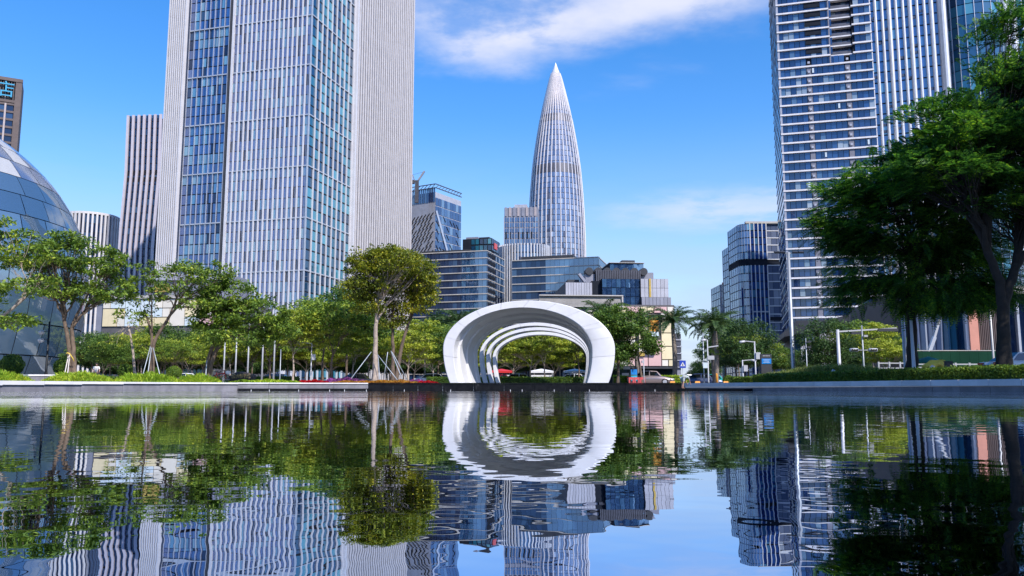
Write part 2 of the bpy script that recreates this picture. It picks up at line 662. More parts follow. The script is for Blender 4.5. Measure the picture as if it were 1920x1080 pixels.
class Panes:
    """facade panes of one thing: up to 300 become parts of their own, the rest one joined part"""
    def __init__(self, root, cap=300):
        self.root, self.cap, self.items = root, cap, []

    def add(self, c, u, n, w, h, mat, tilt=.004, v=None):
        self.items.append((Vector(c), Vector(u), Vector(n), w, h, mat, tilt, v or UP))

    def build(self):
        it = self.items
        big = sorted(range(len(it)), key=lambda i: -it[i][3] * it[i][4])
        if len(it) > self.cap:
            random.shuffle(big)
            big.sort(key=lambda i: -round(it[i][3] * it[i][4], 1))
        keep = set(big[:self.cap])
        rest = {}
        for i, (c, u, n, w, h, mat, tilt, v) in enumerate(it):
            R = Matrix((u, v, n)).transposed()
            T = Matrix.Rotation(random.gauss(0, tilt), 3, 'X') @ Matrix.Rotation(random.gauss(0, tilt), 3, 'Y')
            A = R @ T
            if i in keep:
                M = Matrix.Translation(c) @ A.to_4x4() @ Matrix.Diagonal((w, h, 1, 1))
                link('pane', uquad(mat), self.root, M)
            else:
                gq = rest.setdefault(mat, Geo())
                q = [c + A @ Vector((sx * w / 2, sy * h / 2, 0)) for sx, sy in ((-1, -1), (1, -1), (1, 1), (-1, 1))]
                gq.add([tuple(p) for p in q], np.array([(0, 1, 2, 3)]))
        for mat, gq in rest.items():
            link('glazing', gq.mesh('glazing_' + mat, mat), self.root, kind='stuff')


def curtain(P, a, b, z0, z1, fh, bay, mat, gap=(.10, .16), proud=.06, fin=None, band=None, tilt=.004, skip=None, matfn=None):
    """panes, fins and floor bands on the vertical face from a to b (outside on the right of a->b ... (dy,-dx))"""
    a, b = Vector((a[0], a[1], 0)), Vector((b[0], b[1], 0))
    d = b - a
    L = d.length
    u = d / L
    n = Vector((u.y, -u.x, 0))
    nb = max(1, round(L / bay))
    bw = L / nb
    nf = max(1, round((z1 - z0) / fh))
    fh = (z1 - z0) / nf
    root = P.root
    for f in range(nf):
        zc = z0 + (f + .5) * fh
        for i in range(nb):
            if skip and skip(i, f, nb, nf):
                continue
            mm = matfn(i, f, nb, nf) if matfn else mat
            P.add(a + u * (i + .5) * bw + n * proud + UP * zc, u, n, bw - gap[0], fh - gap[1], mm, tilt)
    def place(name, c, w, dd, h, mt):
        M = Matrix.Translation(c) @ Matrix((u, n, UP)).transposed().to_4x4() @ Matrix.Diagonal((w, dd, h, 1))
        return link(name, ubox(mt), root, M)
    if fin:
        ev = fin.get('every', 1)
        for i in range(0, nb + 1, ev):
            if i in fin.get('omit', ()):
                continue
            place('fin', a + u * i * bw + n * (fin['d'] / 2) + UP * (z0 + z1) / 2, fin['w'], fin['d'], z1 - z0, fin['mat'])
    if band:
        ev = band.get('every', 1)
        for f in range(0, nf + 1, ev):
            place(band.get('name', 'floor_band'), a + d / 2 + n * (band['d'] / 2) + UP * (z0 + f * fh), L + band.get('over', 0), band['d'], band['h'], band['mat'])
    return bw, fh


def prism(parent, name, pts, z0, z1, mat):
    q = Geo()
    n = len(pts)
    q.add([(x, y, z0) for x, y in pts] + [(x, y, z1) for x, y in pts],
          [np.array([(i, (i + 1) % n, n + (i + 1) % n, n + i) for i in range(n)]), np.arange(n)[::-1][None, :], np.arange(n, 2 * n)[None, :]])
    return link(name, q.mesh(name, mat), parent)

# ================================================================== the setting
GZ = 0.60


def W(px, D):
    return Vector((gx(px, D), D))


LEFT = [W(-420, 34), W(0, 45), W(150, 50), W(300, 55), W(445, 58.5)]
MIDL = [W(445, 58.5), W(560, 60.5), W(690, 61.8)]
BLACK = [W(690, 61.8), W(830, 62.5), W(1060, 62.8), W(1285, 62.5)]
RIGHT = [W(1285, 62.5), W(1400, 57), W(1500, 51), W(1600, 45.5), W(1750, 39), W(1920, 34), W(2300, 27)]
pool = [Vector((-34, -14))] + [Vector((36, -14))] + RIGHT[::-1] + BLACK[::-1][1:] + MIDL[::-1][1:] + LEFT[::-1][1:]

bm = bmesh.new()
S = 4500
outer = [bm.verts.new((x, y, GZ)) for x, y in ((-S, -S), (S, -S), (S, S), (-S, S))]
inner = [bm.verts.new((p.x, p.y, GZ)) for p in pool]
ed = [bm.edges.new((l[i], l[(i + 1) % len(l)])) for l in (outer, inner) for i in range(len(l))]
bmesh.ops.triangle_fill(bm, edges=ed, use_beauty=True)
for f in bm.faces:
    if f.normal.z < 0:
        f.normal_flip()
me = bpy.data.meshes.new('ground')
bm.to_mesh(me)
bm.free()
me.materials.append(MATS['ground_far'])
tag(link('ground', me), kind='structure')

q = Geo()
xs = [p.x for p in pool]
ys = [p.y for p in pool]
q.add([(min(xs) - 1, min(ys) - 1, .19), (max(xs) + 1, min(ys) - 1, .19), (max(xs) + 1, max(ys) + 1, .19), (min(xs) - 1, max(ys) + 1, .19)], np.array([(0, 1, 2, 3)]))
tag(link('water', q.mesh('water', 'water')), kind='structure')


def sheet(name, pts, z, mat):
    q = Geo()
    q.add([(p[0], p[1], z) for p in pts], [np.arange(len(pts))[None, :]])
    o = link(name, q.mesh(name, mat))
    return tag(o, kind='structure')


sheet('road', [(-400, 88), (400, 88), (400, 106), (-400, 106)], GZ + .004, 'asphalt')
for x in range(-60, 64, 6):
    mk = sheet('lane_marking', [(x, 96.9), (x + 3, 96.9), (x + 3, 97.05), (x, 97.05)], GZ + .008, 'marking')
sheet('pavement', [(-400, 106.3), (400, 106.3), (400, 118), (-400, 118)], GZ + .124, 'paving')
sheet('near_pavement', [(-400, 80), (400, 80), (400, 87.7), (-400, 87.7)], GZ + .124, 'paving')
for y0, y1 in ((87.7, 88.0), (106.0, 106.3)):
    q = Geo()
    for i in range(-40, 40):
        q.box(i * 5.0, i * 5.0 + 4.98, y0, y1, GZ - .1, GZ + .13)
    tag(link('kerb', q.mesh('kerb', 'coping')), kind='structure')
# left plaza behind the pool wall
plz = [LEFT[0] + Vector((-40, 4))] + [p + Vector((0, .9)) for p in LEFT] + [p + Vector((0, .9)) for p in MIDL[1:]] + [Vector((MIDL[-1].x, 79.9)), Vector((-120, 79.9))]
sheet('plaza', [(p.x, p.y) for p in plz], .745, 'paving')


def run(pts, step):
    """points every step metres along a polyline, with direction"""
    out = []
    for a, b in zip(pts[:-1], pts[1:]):
        L = (b - a).length
        n = max(1, round(L / step))
        for i in range(n):
            out.append((a + (b - a) * (i / n), a + (b - a) * ((i + 1) / n)))
    return out


def stones(parent, name, pts, step, z0f, z1f, out, thick, mat, gap=.02):
    """blocks standing along a polyline; out = metres the face stands out towards the pool"""
    segs = run(pts, step)
    for i, (a, b) in enumerate(segs):
        t = (i + .5) / len(segs)
        d = (b - a)
        L = d.length
        u = d / L
        n = Vector((u.y, -u.x))
        c = (a + b) / 2 + n * (out - thick / 2 + random.uniform(-.004, .004))
        z0, z1 = z0f(t), z1f(t)
        M = Matrix.Translation((c.x, c.y, (z0 + z1) / 2)) @ Matrix.Rotation(math.atan2(u.y, u.x), 4, 'Z') @ Matrix.Diagonal((L - gap, thick, z1 - z0, 1))
        link(name, ubox(mat), parent, M)


w = thing('pool_wall', 'curved grey granite pool wall under a pale coping below the leafy trees', 'wall')
stones(w, 'granite_block', LEFT, 2.3, lambda t: -.15, lambda t: .34 + .30 * min(1, t * 1.25), .06, .5, 'granite')
stones(w, 'coping_stone', LEFT, 2.3, lambda t: .37 + .30 * min(1, t * 1.25), lambda t: .78, .16, .9, 'coping')
w = thing('pool_wall', 'short pale granite pool wall between grey curve and black wall, below flower bed', 'wall')
stones(w, 'granite_block', MIDL, 2.3, lambda t: -.1, lambda t: .68, .06, .5, 'granite')
stones(w, 'coping_stone', MIDL, 2.3, lambda t: .70, lambda t: .79, .12, .9, 'coping')
w = thing('stone_ledge', 'low dark stone ledge at the waterline below the pale granite wall', 'ledge')
stones(w, 'ledge_stone', MIDL, 2.6, lambda t: -.2, lambda t: .36, .55, .9, 'black_granite')
w = thing('pool_wall', 'long black granite pool wall with white streaks under the white arch', 'wall')
stones(w, 'granite_block', BLACK, 2.25, lambda t: -.2, lambda t: .72, .05, .5, 'black_granite')
stones(w, 'coping_stone', BLACK, 2.25, lambda t: .735, lambda t: .80, .10, 1.0, 'black_granite')
w = thing('pool_wall', 'curved stone pool edge with speckled white coping under the dark hedge', 'wall')
stones(w, 'granite_block', RIGHT, 2.0, lambda t: -.15, lambda t: .43, .04, .5, 'granite')
stones(w, 'coping_stone', RIGHT, 2.0, lambda t: .44 + .06 * (1 - t), lambda t: .72 + .06 * (1 - t), .12, 1.0, 'coping')
w = thing('stone_step', 'low black stone step in the water where a person bends down', 'step')
stones(w, 'step_stone', [W(1243, 60.9), W(1330, 60.3), W(1400, 56)], 2.2, lambda t: -.2, lambda t: .34, .2, .9, 'black_granite')
# planter kerb on the left plaza
w = thing('planter_wall', 'low grey granite planter wall on plaza below the black lamp post', 'planter')
A, B_ = W(36, 57), W(128, 57)
stones(w, 'granite_block', [A, B_], 1.6, lambda t: .745, lambda t: 1.22, 0, .4, 'granite')
stones(w, 'coping_stone', [A, B_], 1.6, lambda t: 1.23, lambda t: 1.34, .06, 5.0, 'coping')

# ================================================================== buildings
GRID = math.radians(-15.6)
UG = Vector((math.cos(GRID), math.sin(GRID)))
VG = Vector((-math.sin(GRID), math.cos(GRID)))


def bld(name, label, px, D, rz, cat='building', group=None, cap=300):
    t = thing(name, label, cat, (gx(px, D), D, GZ), rz, group)
    return t, Panes(t, cap)


def hz(py, D):
    return zz(py, D) - GZ


# ---- main office tower
D0 = 300.0
C = Vector((gx(563, D0), D0))
T, P = bld('office_tower', 'tall office tower with dense white vertical fins over blue glass', 563, D0, GRID)
xa, xg, xb, xc = (-hit(C, -UG, p) for p in (410, 400, 322, 283))
d1 = hit(C, VG, 646)
pw = 1.9
C2 = C + UG * pw + VG * d1
d2 = d1 + hit(C2, VG, 768)
H = 246
box(T, 'core', xc + .3, -.05, .25, d2, 0, H, 'core_dark')
fw = dict(w=.80, d=.75, mat='white_fin')
for z0, z1 in [(0, 24)] + [(24 + 20.2 * i, 24 + 20.2 * (i + 1)) for i in range(11)]:
    blind = {f: random.choice((0, 0, .05, .15, .5)) for f in range(8)}
    def tone(i, f, nb, nf):
        return 'glass_blind' if random.random() < blind[f] else ('glass_navy' if random.random() < .12 else 'glass_tower')
    curtain(P, (xa, 0), (0, 0), z0, z1, 4.05, 2.06, 'glass_tower', (.10, .30), -.03, matfn=tone, tilt=.008)
    curtain(P, (xb, 0), (xg, 0), z0, z1, 4.05, 2.15, 'glass_tower', (.14, .40), -.10,
            matfn=tone, tilt=.008)
    curtain(P, (0, 0), (0, d1), z0, z1, 4.05, 3.8, 'glass_teal', (.2, .6), .0, tilt=.008)
    for a, b, nm in ((xa, 0, 'front'), (xb, xg, 'front')):
        box(T, 'storey_band', a, b, -.42, .2, z1 - .22, z1 + .22, 'band_light')
    box(T, 'storey_band', -.2, .42, 0, d1, z1 - .22, z1 + .22, 'band_light')
n = 17
for i in range(n + 1):
    x = xa + (0 - xa) * i / n
    if i == n:
        box(T, 'corner_trim', x - .35, x + .15, -.35, .3, 0, H, 'band_light')
        continue
    box(T, 'fin', x - .30, x + .30, -.50, -.05, 0, H, 'white_fin')
for i in range(1, 18):                                  # thin dark mullions between fins
    x = xa + (0 - xa) * (i - .5) / n
    box(T, 'mullion', x - .04, x + .04, -.06, .1, 0, H, 'silver')
nb = 8
for i in range(nb + 1):
    x = xb + (xg - xb) * i / nb
    box(T, 'mullion', x - .10, x + .10, -.42, .05, 0, H, 'silver')
for i in range(1, 10):
    y = d1 * i / 9
    box(T, 'fin', .02, .62, y - .16, y + .16, 0, H, 'white_fin')
box(T, 'groove', xg - .2, xg + 1.8, -.3, .6, 0, H, 'groove')
box(T, 'pier', xg + 1.8, xa + .3, -.9, .6, 0, H, 'white_fin')
# right wing: close white blades, dark slits
box(T, 'wing_corner', -.2, pw, d1 + .2, d1 + 1.6, 0, H, 'white_fin')
box(T, 'wing_wall', -.5, pw - .24, d1 + 1.6, d2 - .2, 0, H, 'spandrel')
nw = 27
for i in range(nw):
    y = d1 + 1.6 + (d2 - d1 - 1.8) * (i + .5) / nw
    box(T, 'fin', pw - .3, pw, y - .64, y + .64, 0, H, 'wing_stone')
for f in range(59):                                     # small open vents, one storey apart
    z = 6 + f * 4.05
    box(T, 'vent_row', pw - .30, pw - .21, d1 + 2, d2 - .6, z, z + .5, 'joint_dark')
# left wing: white blades standing proud of the front
box(T, 'wing_wall', xc + .5, xb - .3, -.9, .4, 0, H, 'spandrel')
nl = 9
for i in range(nl):
    x = xc + .5 + (xb - xc - .8) * (i + .5) / nl
    w_ = (xb - xc) / nl * (.36 if i < nl - 1 else .5)
    box(T, 'fin', x - w_ / 2, x + w_ / 2, -2.6, -.85, 0, H, 'white_fin')
for i in range(10):
    y = -.9 + i * 4.0
    box(T, 'fin', xc - .1, xc + .6, y + .3, y + 2.4, 0, H, 'white_fin')
# entrance columns
for i in range(9):
    x = xa + (0 - xa) * (i + .5) / 9
    box(T, 'column', x - .5, x + .5, -3.4, -2.4, 0, 14, 'white_fin')
box(T, 'canopy', xa - 2, 2, -4, .0, 14, 15.2, 'silver_pale')
P.build()

# ---- slatted tower behind, left
D1 = 480.0
T, P = bld('office_tower', 'slender tower of leaning pinkish ribs behind the dome, left of finned tower', hp(236, 300), D1, GRID * .4)
Wd = gx(hp(301, 300), D1) - gx(hp(236, 300), D1)
H = hz(217, D1)
box(T, 'core', .2, Wd, .3, 30, 0, H - 2, 'core_dark')
curtain(P, (0, 0), (Wd, 0), 0, H, 4.4, 1.9, 'glass_navy', (.15, .5), .1)
curtain(P, (0, 30), (0, 0), 0, H, 4.4, 4, 'glass_navy', (.15, .5), .1)
for i in range(7):
    x = Wd * i / 6
    zs = [0, H * .25, H * .5, H * .78, H]
    off = [-1.2, .7, -.6, .9, .1]
    for k in range(4):
        bar(T, 'rib', (x + off[k], -.5, zs[k]), (x + off[k + 1], -.5, zs[k + 1]), 1.45, 1.0, 'rib_pale', (0, 1, 0))
zm = hz(332, D1)
for i in range(6):
    box(T, 'vent', Wd * i / 6 + .9, Wd * (i + 1) / 6 - .5, -.12, .3, zm - 3.4, zm - .4, 'core_dark')
    box(T, 'vent', Wd * i / 6 + .9, Wd * (i + 1) / 6 - .5, -.12, .3, zm + .6, zm + 3.4, 'core_dark')
P.build()

# ---- round finned block
D2 = 400.0
T, P = bld('round_building', 'round low tower ringed with white vertical fins beside the glass dome', hp(170, 430), D2, 0)
R_ = gx(215, D2) - gx(168, D2)
H = hz(407, D2)
pts = [(R_ * math.sin(a), -R_ * math.cos(a)) for a in np.linspace(-PI, PI, 49)[:-1]]
prism(T, 'core', pts, 0, H - .6, 'core_dark')
vis = [p for p in [(R_ * math.sin(a), -R_ * math.cos(a)) for a in np.linspace(-PI * .55, PI * .6, 25)]]
for a, b in zip(vis[:-1], vis[1:]):
    curtain(P, a, b, 0, H - 1, 4.4, 5, 'glass_navy', (.15, .4), .1, tilt=.01)
    m_ = Vector(a)
    nn = m_.normalized()
    bar(T, 'fin', (m_.x + nn.x * .6, m_.y + nn.y * .6, 0), (m_.x + nn.x * .6, m_.y + nn.y * .6, H), .9, .8, 'white_fin', (nn.x, nn.y, 0))
prism(T, 'roof_rim', [(x * 1.06, y * 1.06) for x, y in pts], H - .8, H + .3, 'white_fin')
P.build()

# ---- small blue block with emblem
D3 = 520.0
T, P = bld('office_block', 'small dark blue glass block with white emblem between round tower and ribbed tower', hp(213, 450), D3, 0)
Wd = gx(240, D3) - gx(213, D3)
H = hz(432, D3)
box(T, 'core', 0, Wd, .1, 12, 0, H, 'core_dark')
curtain(P, (0, 0), (Wd, 0), 0, H, 4, 2.2, 'glass_teal', (.25, .5), .1)
P.build()
ez = H - 6.5
ex = 3.2
em = link('emblem', ubox('white_fin'), T, Matrix.Translation((ex, -.2, ez + 2.3)) @ Matrix.Diagonal((3.6, .2, .5, 1)))
for sx in (-1, 1):
    bar(T, 'emblem_stroke', (ex, -.3, ez + 4.4), (ex + sx * 2.4, -.3, ez + 2.6), .45, .2, 'white_fin', (0, 1, 0))
    bar(T, 'emblem_stroke', (ex + sx * 1.4, -.3, ez + 2), (ex + sx * 1.4, -.3, ez), .4, .2, 'white_fin', (0, 1, 0))
box(T, 'emblem_stroke', ex - 1.8, ex + 1.8, -.35, -.15, ez, ez + .4, 'white_fin')

# ---- hotel
D4 = 330.0
rh = math.radians(29.2)
T, P = bld('hotel_tower', 'brown stone hotel tower with blue rooftop characters behind the glass dome', hp(38, 180), D4, rh)
H = hz(151, D4)
Wd = 30
box(T, 'core', -Wd, -1.5, .5, 14, 0, H - 1, 'core_dark')
box(T, 'corner_pier', -1.9, .4, -.4, 14, 0, H, 'hotel_stone')
zt = H - 11
fh = 3.35
nf = int(zt // fh)
for f in range(nf + 1):
    box(T, 'spandrel', -Wd, -1.9, -.15, .5, zt - f * fh - .45, zt - f * fh + .45, 'hotel_stone')
bw = 3.1
nc = 9
for i in range(nc + 1):
    x = -1.9 - i * bw
    if i:
        box(T, 'pier', x - .33, x + .33, -.6, .5, 0, zt, 'hotel_pier')
    for f in range(nf):
        if i < nc:
            zc = zt - f * fh - fh / 2
            P.add((x - bw / 2, .25, zc), (1, 0, 0), (0, -1, 0), bw - .6, fh - .9, 'glass_navy', .008)
box(T, 'parapet_beam', -Wd, .6, -.6, .6, H - 1.1, H + .3, 'hotel_stone')
box(T, 'parapet_beam', -Wd, -1.9, -.4, .5, zt + .6, zt + 1.7, 'hotel_stone')
for i in range(26):
    x = -2.5 - i * .95
    box(T, 'louvre_slat', x - .16, x + .16, -.1, .35, zt + 1.7, H - 1.1, 'hotel_pier' if i % 4 == 3 else 'hotel_stone')
P.build()
for k, ch in enumerate('店酒'):
    text_part(T, 'sign_character', ch, 7.4, 'sign_teal', Matrix.Translation((-5.6 - k * 8.4, -1.0, H - 5.6)) @ Matrix.Rotation(PI / 2, 4, 'X'))

# ---- glass dome, each panel a part
Dd = 100.0
T = thing('glass_dome', 'huge bulging glass and metal hall leaning outward beside the plaza', 'building', (-84.6, Dd, 14.0), 0)
def dome(a, t):
    """a: azimuth (0 faces the camera), t: -1..1 height parameter"""
    b_ = 24.0 if t > 0 else 33.0
    ph = t * PI / 2
    r = math.cos(ph)
    return Vector((28.5 * r * math.sin(a), -26 * r * math.cos(a), b_ * math.sin(ph)))
def solve_bottom():
    return -math.asin(13.3 / 33.0) / (PI / 2)
tb = solve_bottom()
rows = list(np.linspace(tb, .93, 17))
na = 18
az = np.linspace(-.25, PI * .80, na + 1)
skew = .16
inn = Geo()
for r in range(len(rows) - 1):
    for k in range(na):
        t0, t1 = rows[r], rows[r + 1]
        a0, a1 = az[k] + skew * r * .22, az[k + 1] + skew * r * .22
        cs = [dome(a0, t0), dome(a1, t0), dome(a1, t1), dome(a0, t1)]
        c = sum(cs, Vector()) / 4
        nrm = (cs[1] - cs[0]).cross(cs[3] - cs[0]).normalized()
        tw = [c + (p - c) * .985 for p in cs]
        q = Geo()
        n_ = 4
        g_ = []
        for jj in range(n_ + 1):
            for ii in range(n_ + 1):
                p = dome(a0 + (a1 - a0) * (.012 + .976 * ii / n_), t0 + (t1 - t0) * (.018 + .964 * jj / n_))
                g_.append(tuple(p + nrm * (.05 + random.uniform(-.012, .012))))
        q.add(g_, np.array([(jj * 5 + ii, jj * 5 + ii + 1, jj * 5 + ii + 6, jj * 5 + ii + 5) for jj in range(4) for ii in range(4)]))
        mt = 'glass_dome'
        if r >= 8:
            mt = 'dome_metal' if random.random() > .18 else 'dome_pale'
        if 'dome_metal' not in MATS:
            solid('dome_metal', (.52, .56, .64), .16, .85, .14, .3)
            solid('dome_pale', (.50, .49, .48), .35, .2, .06, .5)
        link('panel', q.mesh('dome_panel', mt, True), T)
        inn.add([tuple(p * .997) for p in cs], np.array([(0, 1, 2, 3)]))
inn.add([tuple(dome(a, .93) * .99) for a in np.linspace(0, 2 * PI, 24, endpoint=False)], [np.arange(24)[None, :]])
link('inner_shell', inn.mesh('inner_shell', 'core_dark'), T)

# ---- mosaic panel generator
def mosaic(T, x0, x1, z0, z1, y, unit, mats, seed, depth=.25, holes=()):
    r_ = random.Random(seed)
    nx, nz = max(1, round((x1 - x0) / unit)), max(1, round((z1 - z0) / unit))
    ux, uz = (x1 - x0) / nx, (z1 - z0) / nz
    used = [[False] * nz for _ in range(nx)]
    for (a0, c0, a1, c1) in holes:
        for i in range(nx):
            for j in range(nz):
                if a0 <= x0 + (i + .5) * ux <= a1 and c0 <= z0 + (j + .5) * uz <= c1:
                    used[i][j] = True
    for i in range(nx):
        for j in range(nz):
            if used[i][j]:
                continue
            sw, sh = r_.choice(((1, 1), (2, 2), (1, 2), (2, 1), (3, 2), (2, 3), (1, 1)))
            while sw > 1 and (i + sw > nx or any(used[i + a][j] for a in range(sw))):
                sw -= 1
            while sh > 1 and (j + sh > nz or any(used[i + a][j + b] for a in range(sw) for b in range(sh))):
                sh -= 1
            for a in range(sw):
                for b in range(sh):
                    used[i + a][j + b] = True
            d = depth * r_.uniform(.8, 1.2)
            box(T, 'facade_panel', x0 + i * ux + .09, x0 + (i + sw) * ux - .09, y - d, y, z0 + j * uz + .09, z0 + (j + sh) * uz - .09, r_.choice(mats))


PASTEL = ['cream_panel', 'cream_panel', 'pink_panel', 'ivory_panel', 'cream_panel', 'pink_panel']
# ---- left mall podium
D5 = 175.0
T, P = bld('shopping_mall', 'low mall with pastel cream and pink wall panels behind plaza trees', 183, D5, math.radians(-6))
H = hz(557, D5)
Wd = 26
box(T, 'wall', 0, Wd, .0, 30, 0, H, 'joint_dark')
box(T, 'side_wall', -1.6, -.02, .4, 30, 0, H - .6, 'metal_mid')
mosaic(T, .2, Wd - .2, hz(613, D5), H - .6, -.02, 1.7, ['ivory_panel', 'cream_panel', 'pink_panel', 'ivory_panel', 'pale_blue_panel', 'cream_panel'], 3)
box(T, 'cornice', -.4, Wd + .3, -.6, .3, H - .5, H + .2, 'stone_band')
box(T, 'upper_block', 7.5, Wd + .5, 4, 14, H, hz(512, D5), 'metal_mid')
box(T, 'upper_band', 7.4, Wd + .6, 3.5, 3.98, hz(523, D5), hz(512, D5), 'metal_grey')
bb = box(T, 'sign_board', 9.6, 13.0, 3.3, 3.9, hz(545, D5), hz(531, D5), 'gold_trim')
for i in range(7):
    box(T, 'shop_window', .5 + i * 3.5, 3.4 + i * 3.5, -.15, -.01, .4, 4.6, 'glass_shop')
P.build()

# ---- diagonal-lattice tower with crane
D6 = 450.0
r6 = math.radians(-30)
T, P = bld('office_tower', 'pale tower with slanting dark slits and truss crown beside finned tower', 812, D6, r6)
H = hz(350, D6)
u6 = Vector((math.cos(r6), math.sin(r6)))
v6 = Vector((-math.sin(r6), math.cos(r6)))
C6 = Vector((gx(812, D6), D6))
dep = min(60, max(14, hit(C6, v6, 862)))
lw = 24
box(T, 'core', -lw, -.1, .1, dep, 0, H - 3, 'metal_grey')
curtain(P, (0, 0), (0, dep), 0, H - 6, 5, 3.0, 'glass_far', (.2, .5), .08, tilt=.006)
curtain(P, (-lw, 0), (0, 0), H - 9, H, 9, 1.5, 'glass_far', (.25, .5), .08)
P.build()
random.seed(21)
for i in range(9):
    for j in range(34):
        x = -lw + 1 + i * 2.6 + (j % 2) * 1.2
        z = 5 + j * (H - 22) / 34 + i * .3
        if x < -2.4 and random.random() < .92:
            bar(T, 'slit', (x, -.04, z), (x + 2.4, -.04, z + 2.7), .5, .3, 'core_dark', (0, 1, 0))
for i in range(int(dep / 3.4)):
    for j in range(20):
        y = 1 + i * 3.4
        z = 5 + j * (H - 20) / 20 + (3.4 - i) * .6
        if random.random() < .72 and y + 2.4 < dep:
            bar(T, 'slit', (.12, y, z + 2.8), (.12, y + 2.4, z), .5, .3, 'core_dark', (1, 0, 0))
bar(T, 'brace', (.3, .6, H - 14), (.3, dep - .6, H * .45), 1.6, .5, 'silver', (1, 0, 0))
bar(T, 'brace', (.3, dep - .6, H * .45), (.3, .6, H * .12), 1.6, .5, 'silver', (1, 0, 0))
for (a, b) in (((-lw, -.2), (0, -.2)), ((.2, 0), (.2, dep))):
    a_, b_ = Vector((a[0], a[1], 0)), Vector((b[0], b[1], 0))
    for zt_ in (H - .6, H + 1.6):
        bar(T, 'truss_rail', a_ + UP * zt_, b_ + UP * zt_, .45, .45, 'louver')
    for k in range(9):
        p0, p1 = a_.lerp(b_, k / 9), a_.lerp(b_, (k + 1) / 9)
        bar(T, 'truss_web', p0 + UP * (H - .6), p1 + UP * (H + 1.6), .25, .25, 'louver')
T = thing('tower_crane', 'dark luffing crane with raised jib on roof of slit tower', 'crane', (gx(776, D6 - 2), D6 - 2, hz(348, D6)), 0)
q = Geo()
q.box(-1, 1, -1, 1, -10, 3)
link('mast', q.mesh('mast', 'louver'), T)
bar(T, 'jib', (0, 0, 2), (4.2, 0, 8.5), .9, .9, 'metal_mid', (0, 1, 0))
bar(T, 'a_frame', (-1, 0, 2), (-2.6, 0, 6.4), .5, .5, 'metal_mid', (0, 1, 0))
bar(T, 'tie', (-2.6, 0, 6.4), (4.0, 0, 8.2), .12, .12, 'louver', (0, 1, 0))
box(T, 'counterweight', -4.6, -1.4, -1, 1, 1.2, 3.2, 'louver')

# ---- glass box A
D7 = 390.0
C7 = Vector((gx(912, D7), D7))
T, P = bld('glass_block', 'boxy blue glass office block with slotted end wall behind the autumn tree', 912, D7, GRID)
H = hz(470, D7)
dep = hit(C7, VG, 945)
lw = hit(C7, -UG, 748)
box(T, 'core', -lw, -.1, .1, dep, 0, H - .4, 'core_dark')
split = hit(C7, -UG, 864)  # darker panes left of here paint a tower's reflection into the glass colour
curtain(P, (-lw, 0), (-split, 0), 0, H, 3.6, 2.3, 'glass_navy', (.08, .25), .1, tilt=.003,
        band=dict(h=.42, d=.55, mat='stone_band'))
curtain(P, (-split, 0), (0, 0), 0, H, 3.6, 2.3, 'glass_box', (.08, .25), .1, tilt=.004,
        band=dict(h=.42, d=.55, mat='stone_band'))
curtain(P, (0, 0), (0, dep), 0, H, 3.6, dep / 5, 'glass_box', (.2, .3), .1, tilt=.004, band=dict(h=.4, d=.3, mat='stone_band'))
nfl = round(H / 3.6)
for f in range(nfl):
    if f > 3:
        box(T, 'vent_slot', .05, .35, dep * .06, dep * .45, H - (nfl - f) * H / nfl + 1.0, H - (nfl - f) * H / nfl + 2.7, 'core_dark')
box(T, 'roof_screen', -lw * .8, -split * .8, 5, 14, H - .3, H + 2.0, 'metal_dark')
P.build()
T, P = bld('office_block', 'dark rooftop office block with red end sign behind boxy glass block', 921, 440, GRID)
H = hz(446, 440)
box(T, 'core', -17, -.1, .1, 16, 0, H, 'core_dark')
curtain(P, (-12, 0), (0, 0), 0, H, 3.6, 2.4, 'glass_teal', (.5, .8), .1)
curtain(P, (-17, .5), (-12, .5), 0, H, 3.6, 2.4, 'glass_navy', (.5, .8), .1)
curtain(P, (0, 0), (0, 16), 0, H, 3.6, 3.2, 'glass_navy', (.4, .8), .1)
P.build()
box(T, 'sign_board', .2, .6, 4, 9, H - 5.5, H - 2.2, 'barrier_red')
box(T, 'roof_unit', -16, -9, 3, 8, H - .1, H + 1.6, 'metal_mid')
box(T, 'roof_unit', -8, -2, 2, 10, H - .1, H + 1.0, 'metal_dark')

# ---- glass box B
D8 = 380.0
C8 = Vector((gx(1125, D8), D8))
T, P = bld('glass_block', 'boxy blue glass office block with dark roof screen below the bullet tower', 1125, D8, GRID)
H = hz(482, D8)
lw = hit(C8, -UG, 960)
split = hit(C8, -UG, 1024)  # left part again darker: a reflected tower put into the pane colour
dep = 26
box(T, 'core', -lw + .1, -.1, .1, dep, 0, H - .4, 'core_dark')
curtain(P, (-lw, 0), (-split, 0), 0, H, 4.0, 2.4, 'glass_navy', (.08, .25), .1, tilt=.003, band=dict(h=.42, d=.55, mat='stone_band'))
curtain(P, (-split, 0), (0, 0), 0, H, 4.0, 2.4, 'glass_box', (.08, .25), .1, tilt=.004, band=dict(h=.42, d=.55, mat='stone_band'))
curtain(P, (0, 0), (0, dep), 0, H, 4.0, 3, 'glass_box', (.2, .3), .1, band=dict(h=.4, d=.3, mat='stone_band'))
box(T, 'roof_screen', -lw * .92, -lw * .30, 4, 12, H - .3, H + 2.4, 'metal_dark')
box(T, 'roof_screen', -lw * .26, -lw * .05, 6, 14, H - .3, H + .9, 'metal_mid')
P.build()

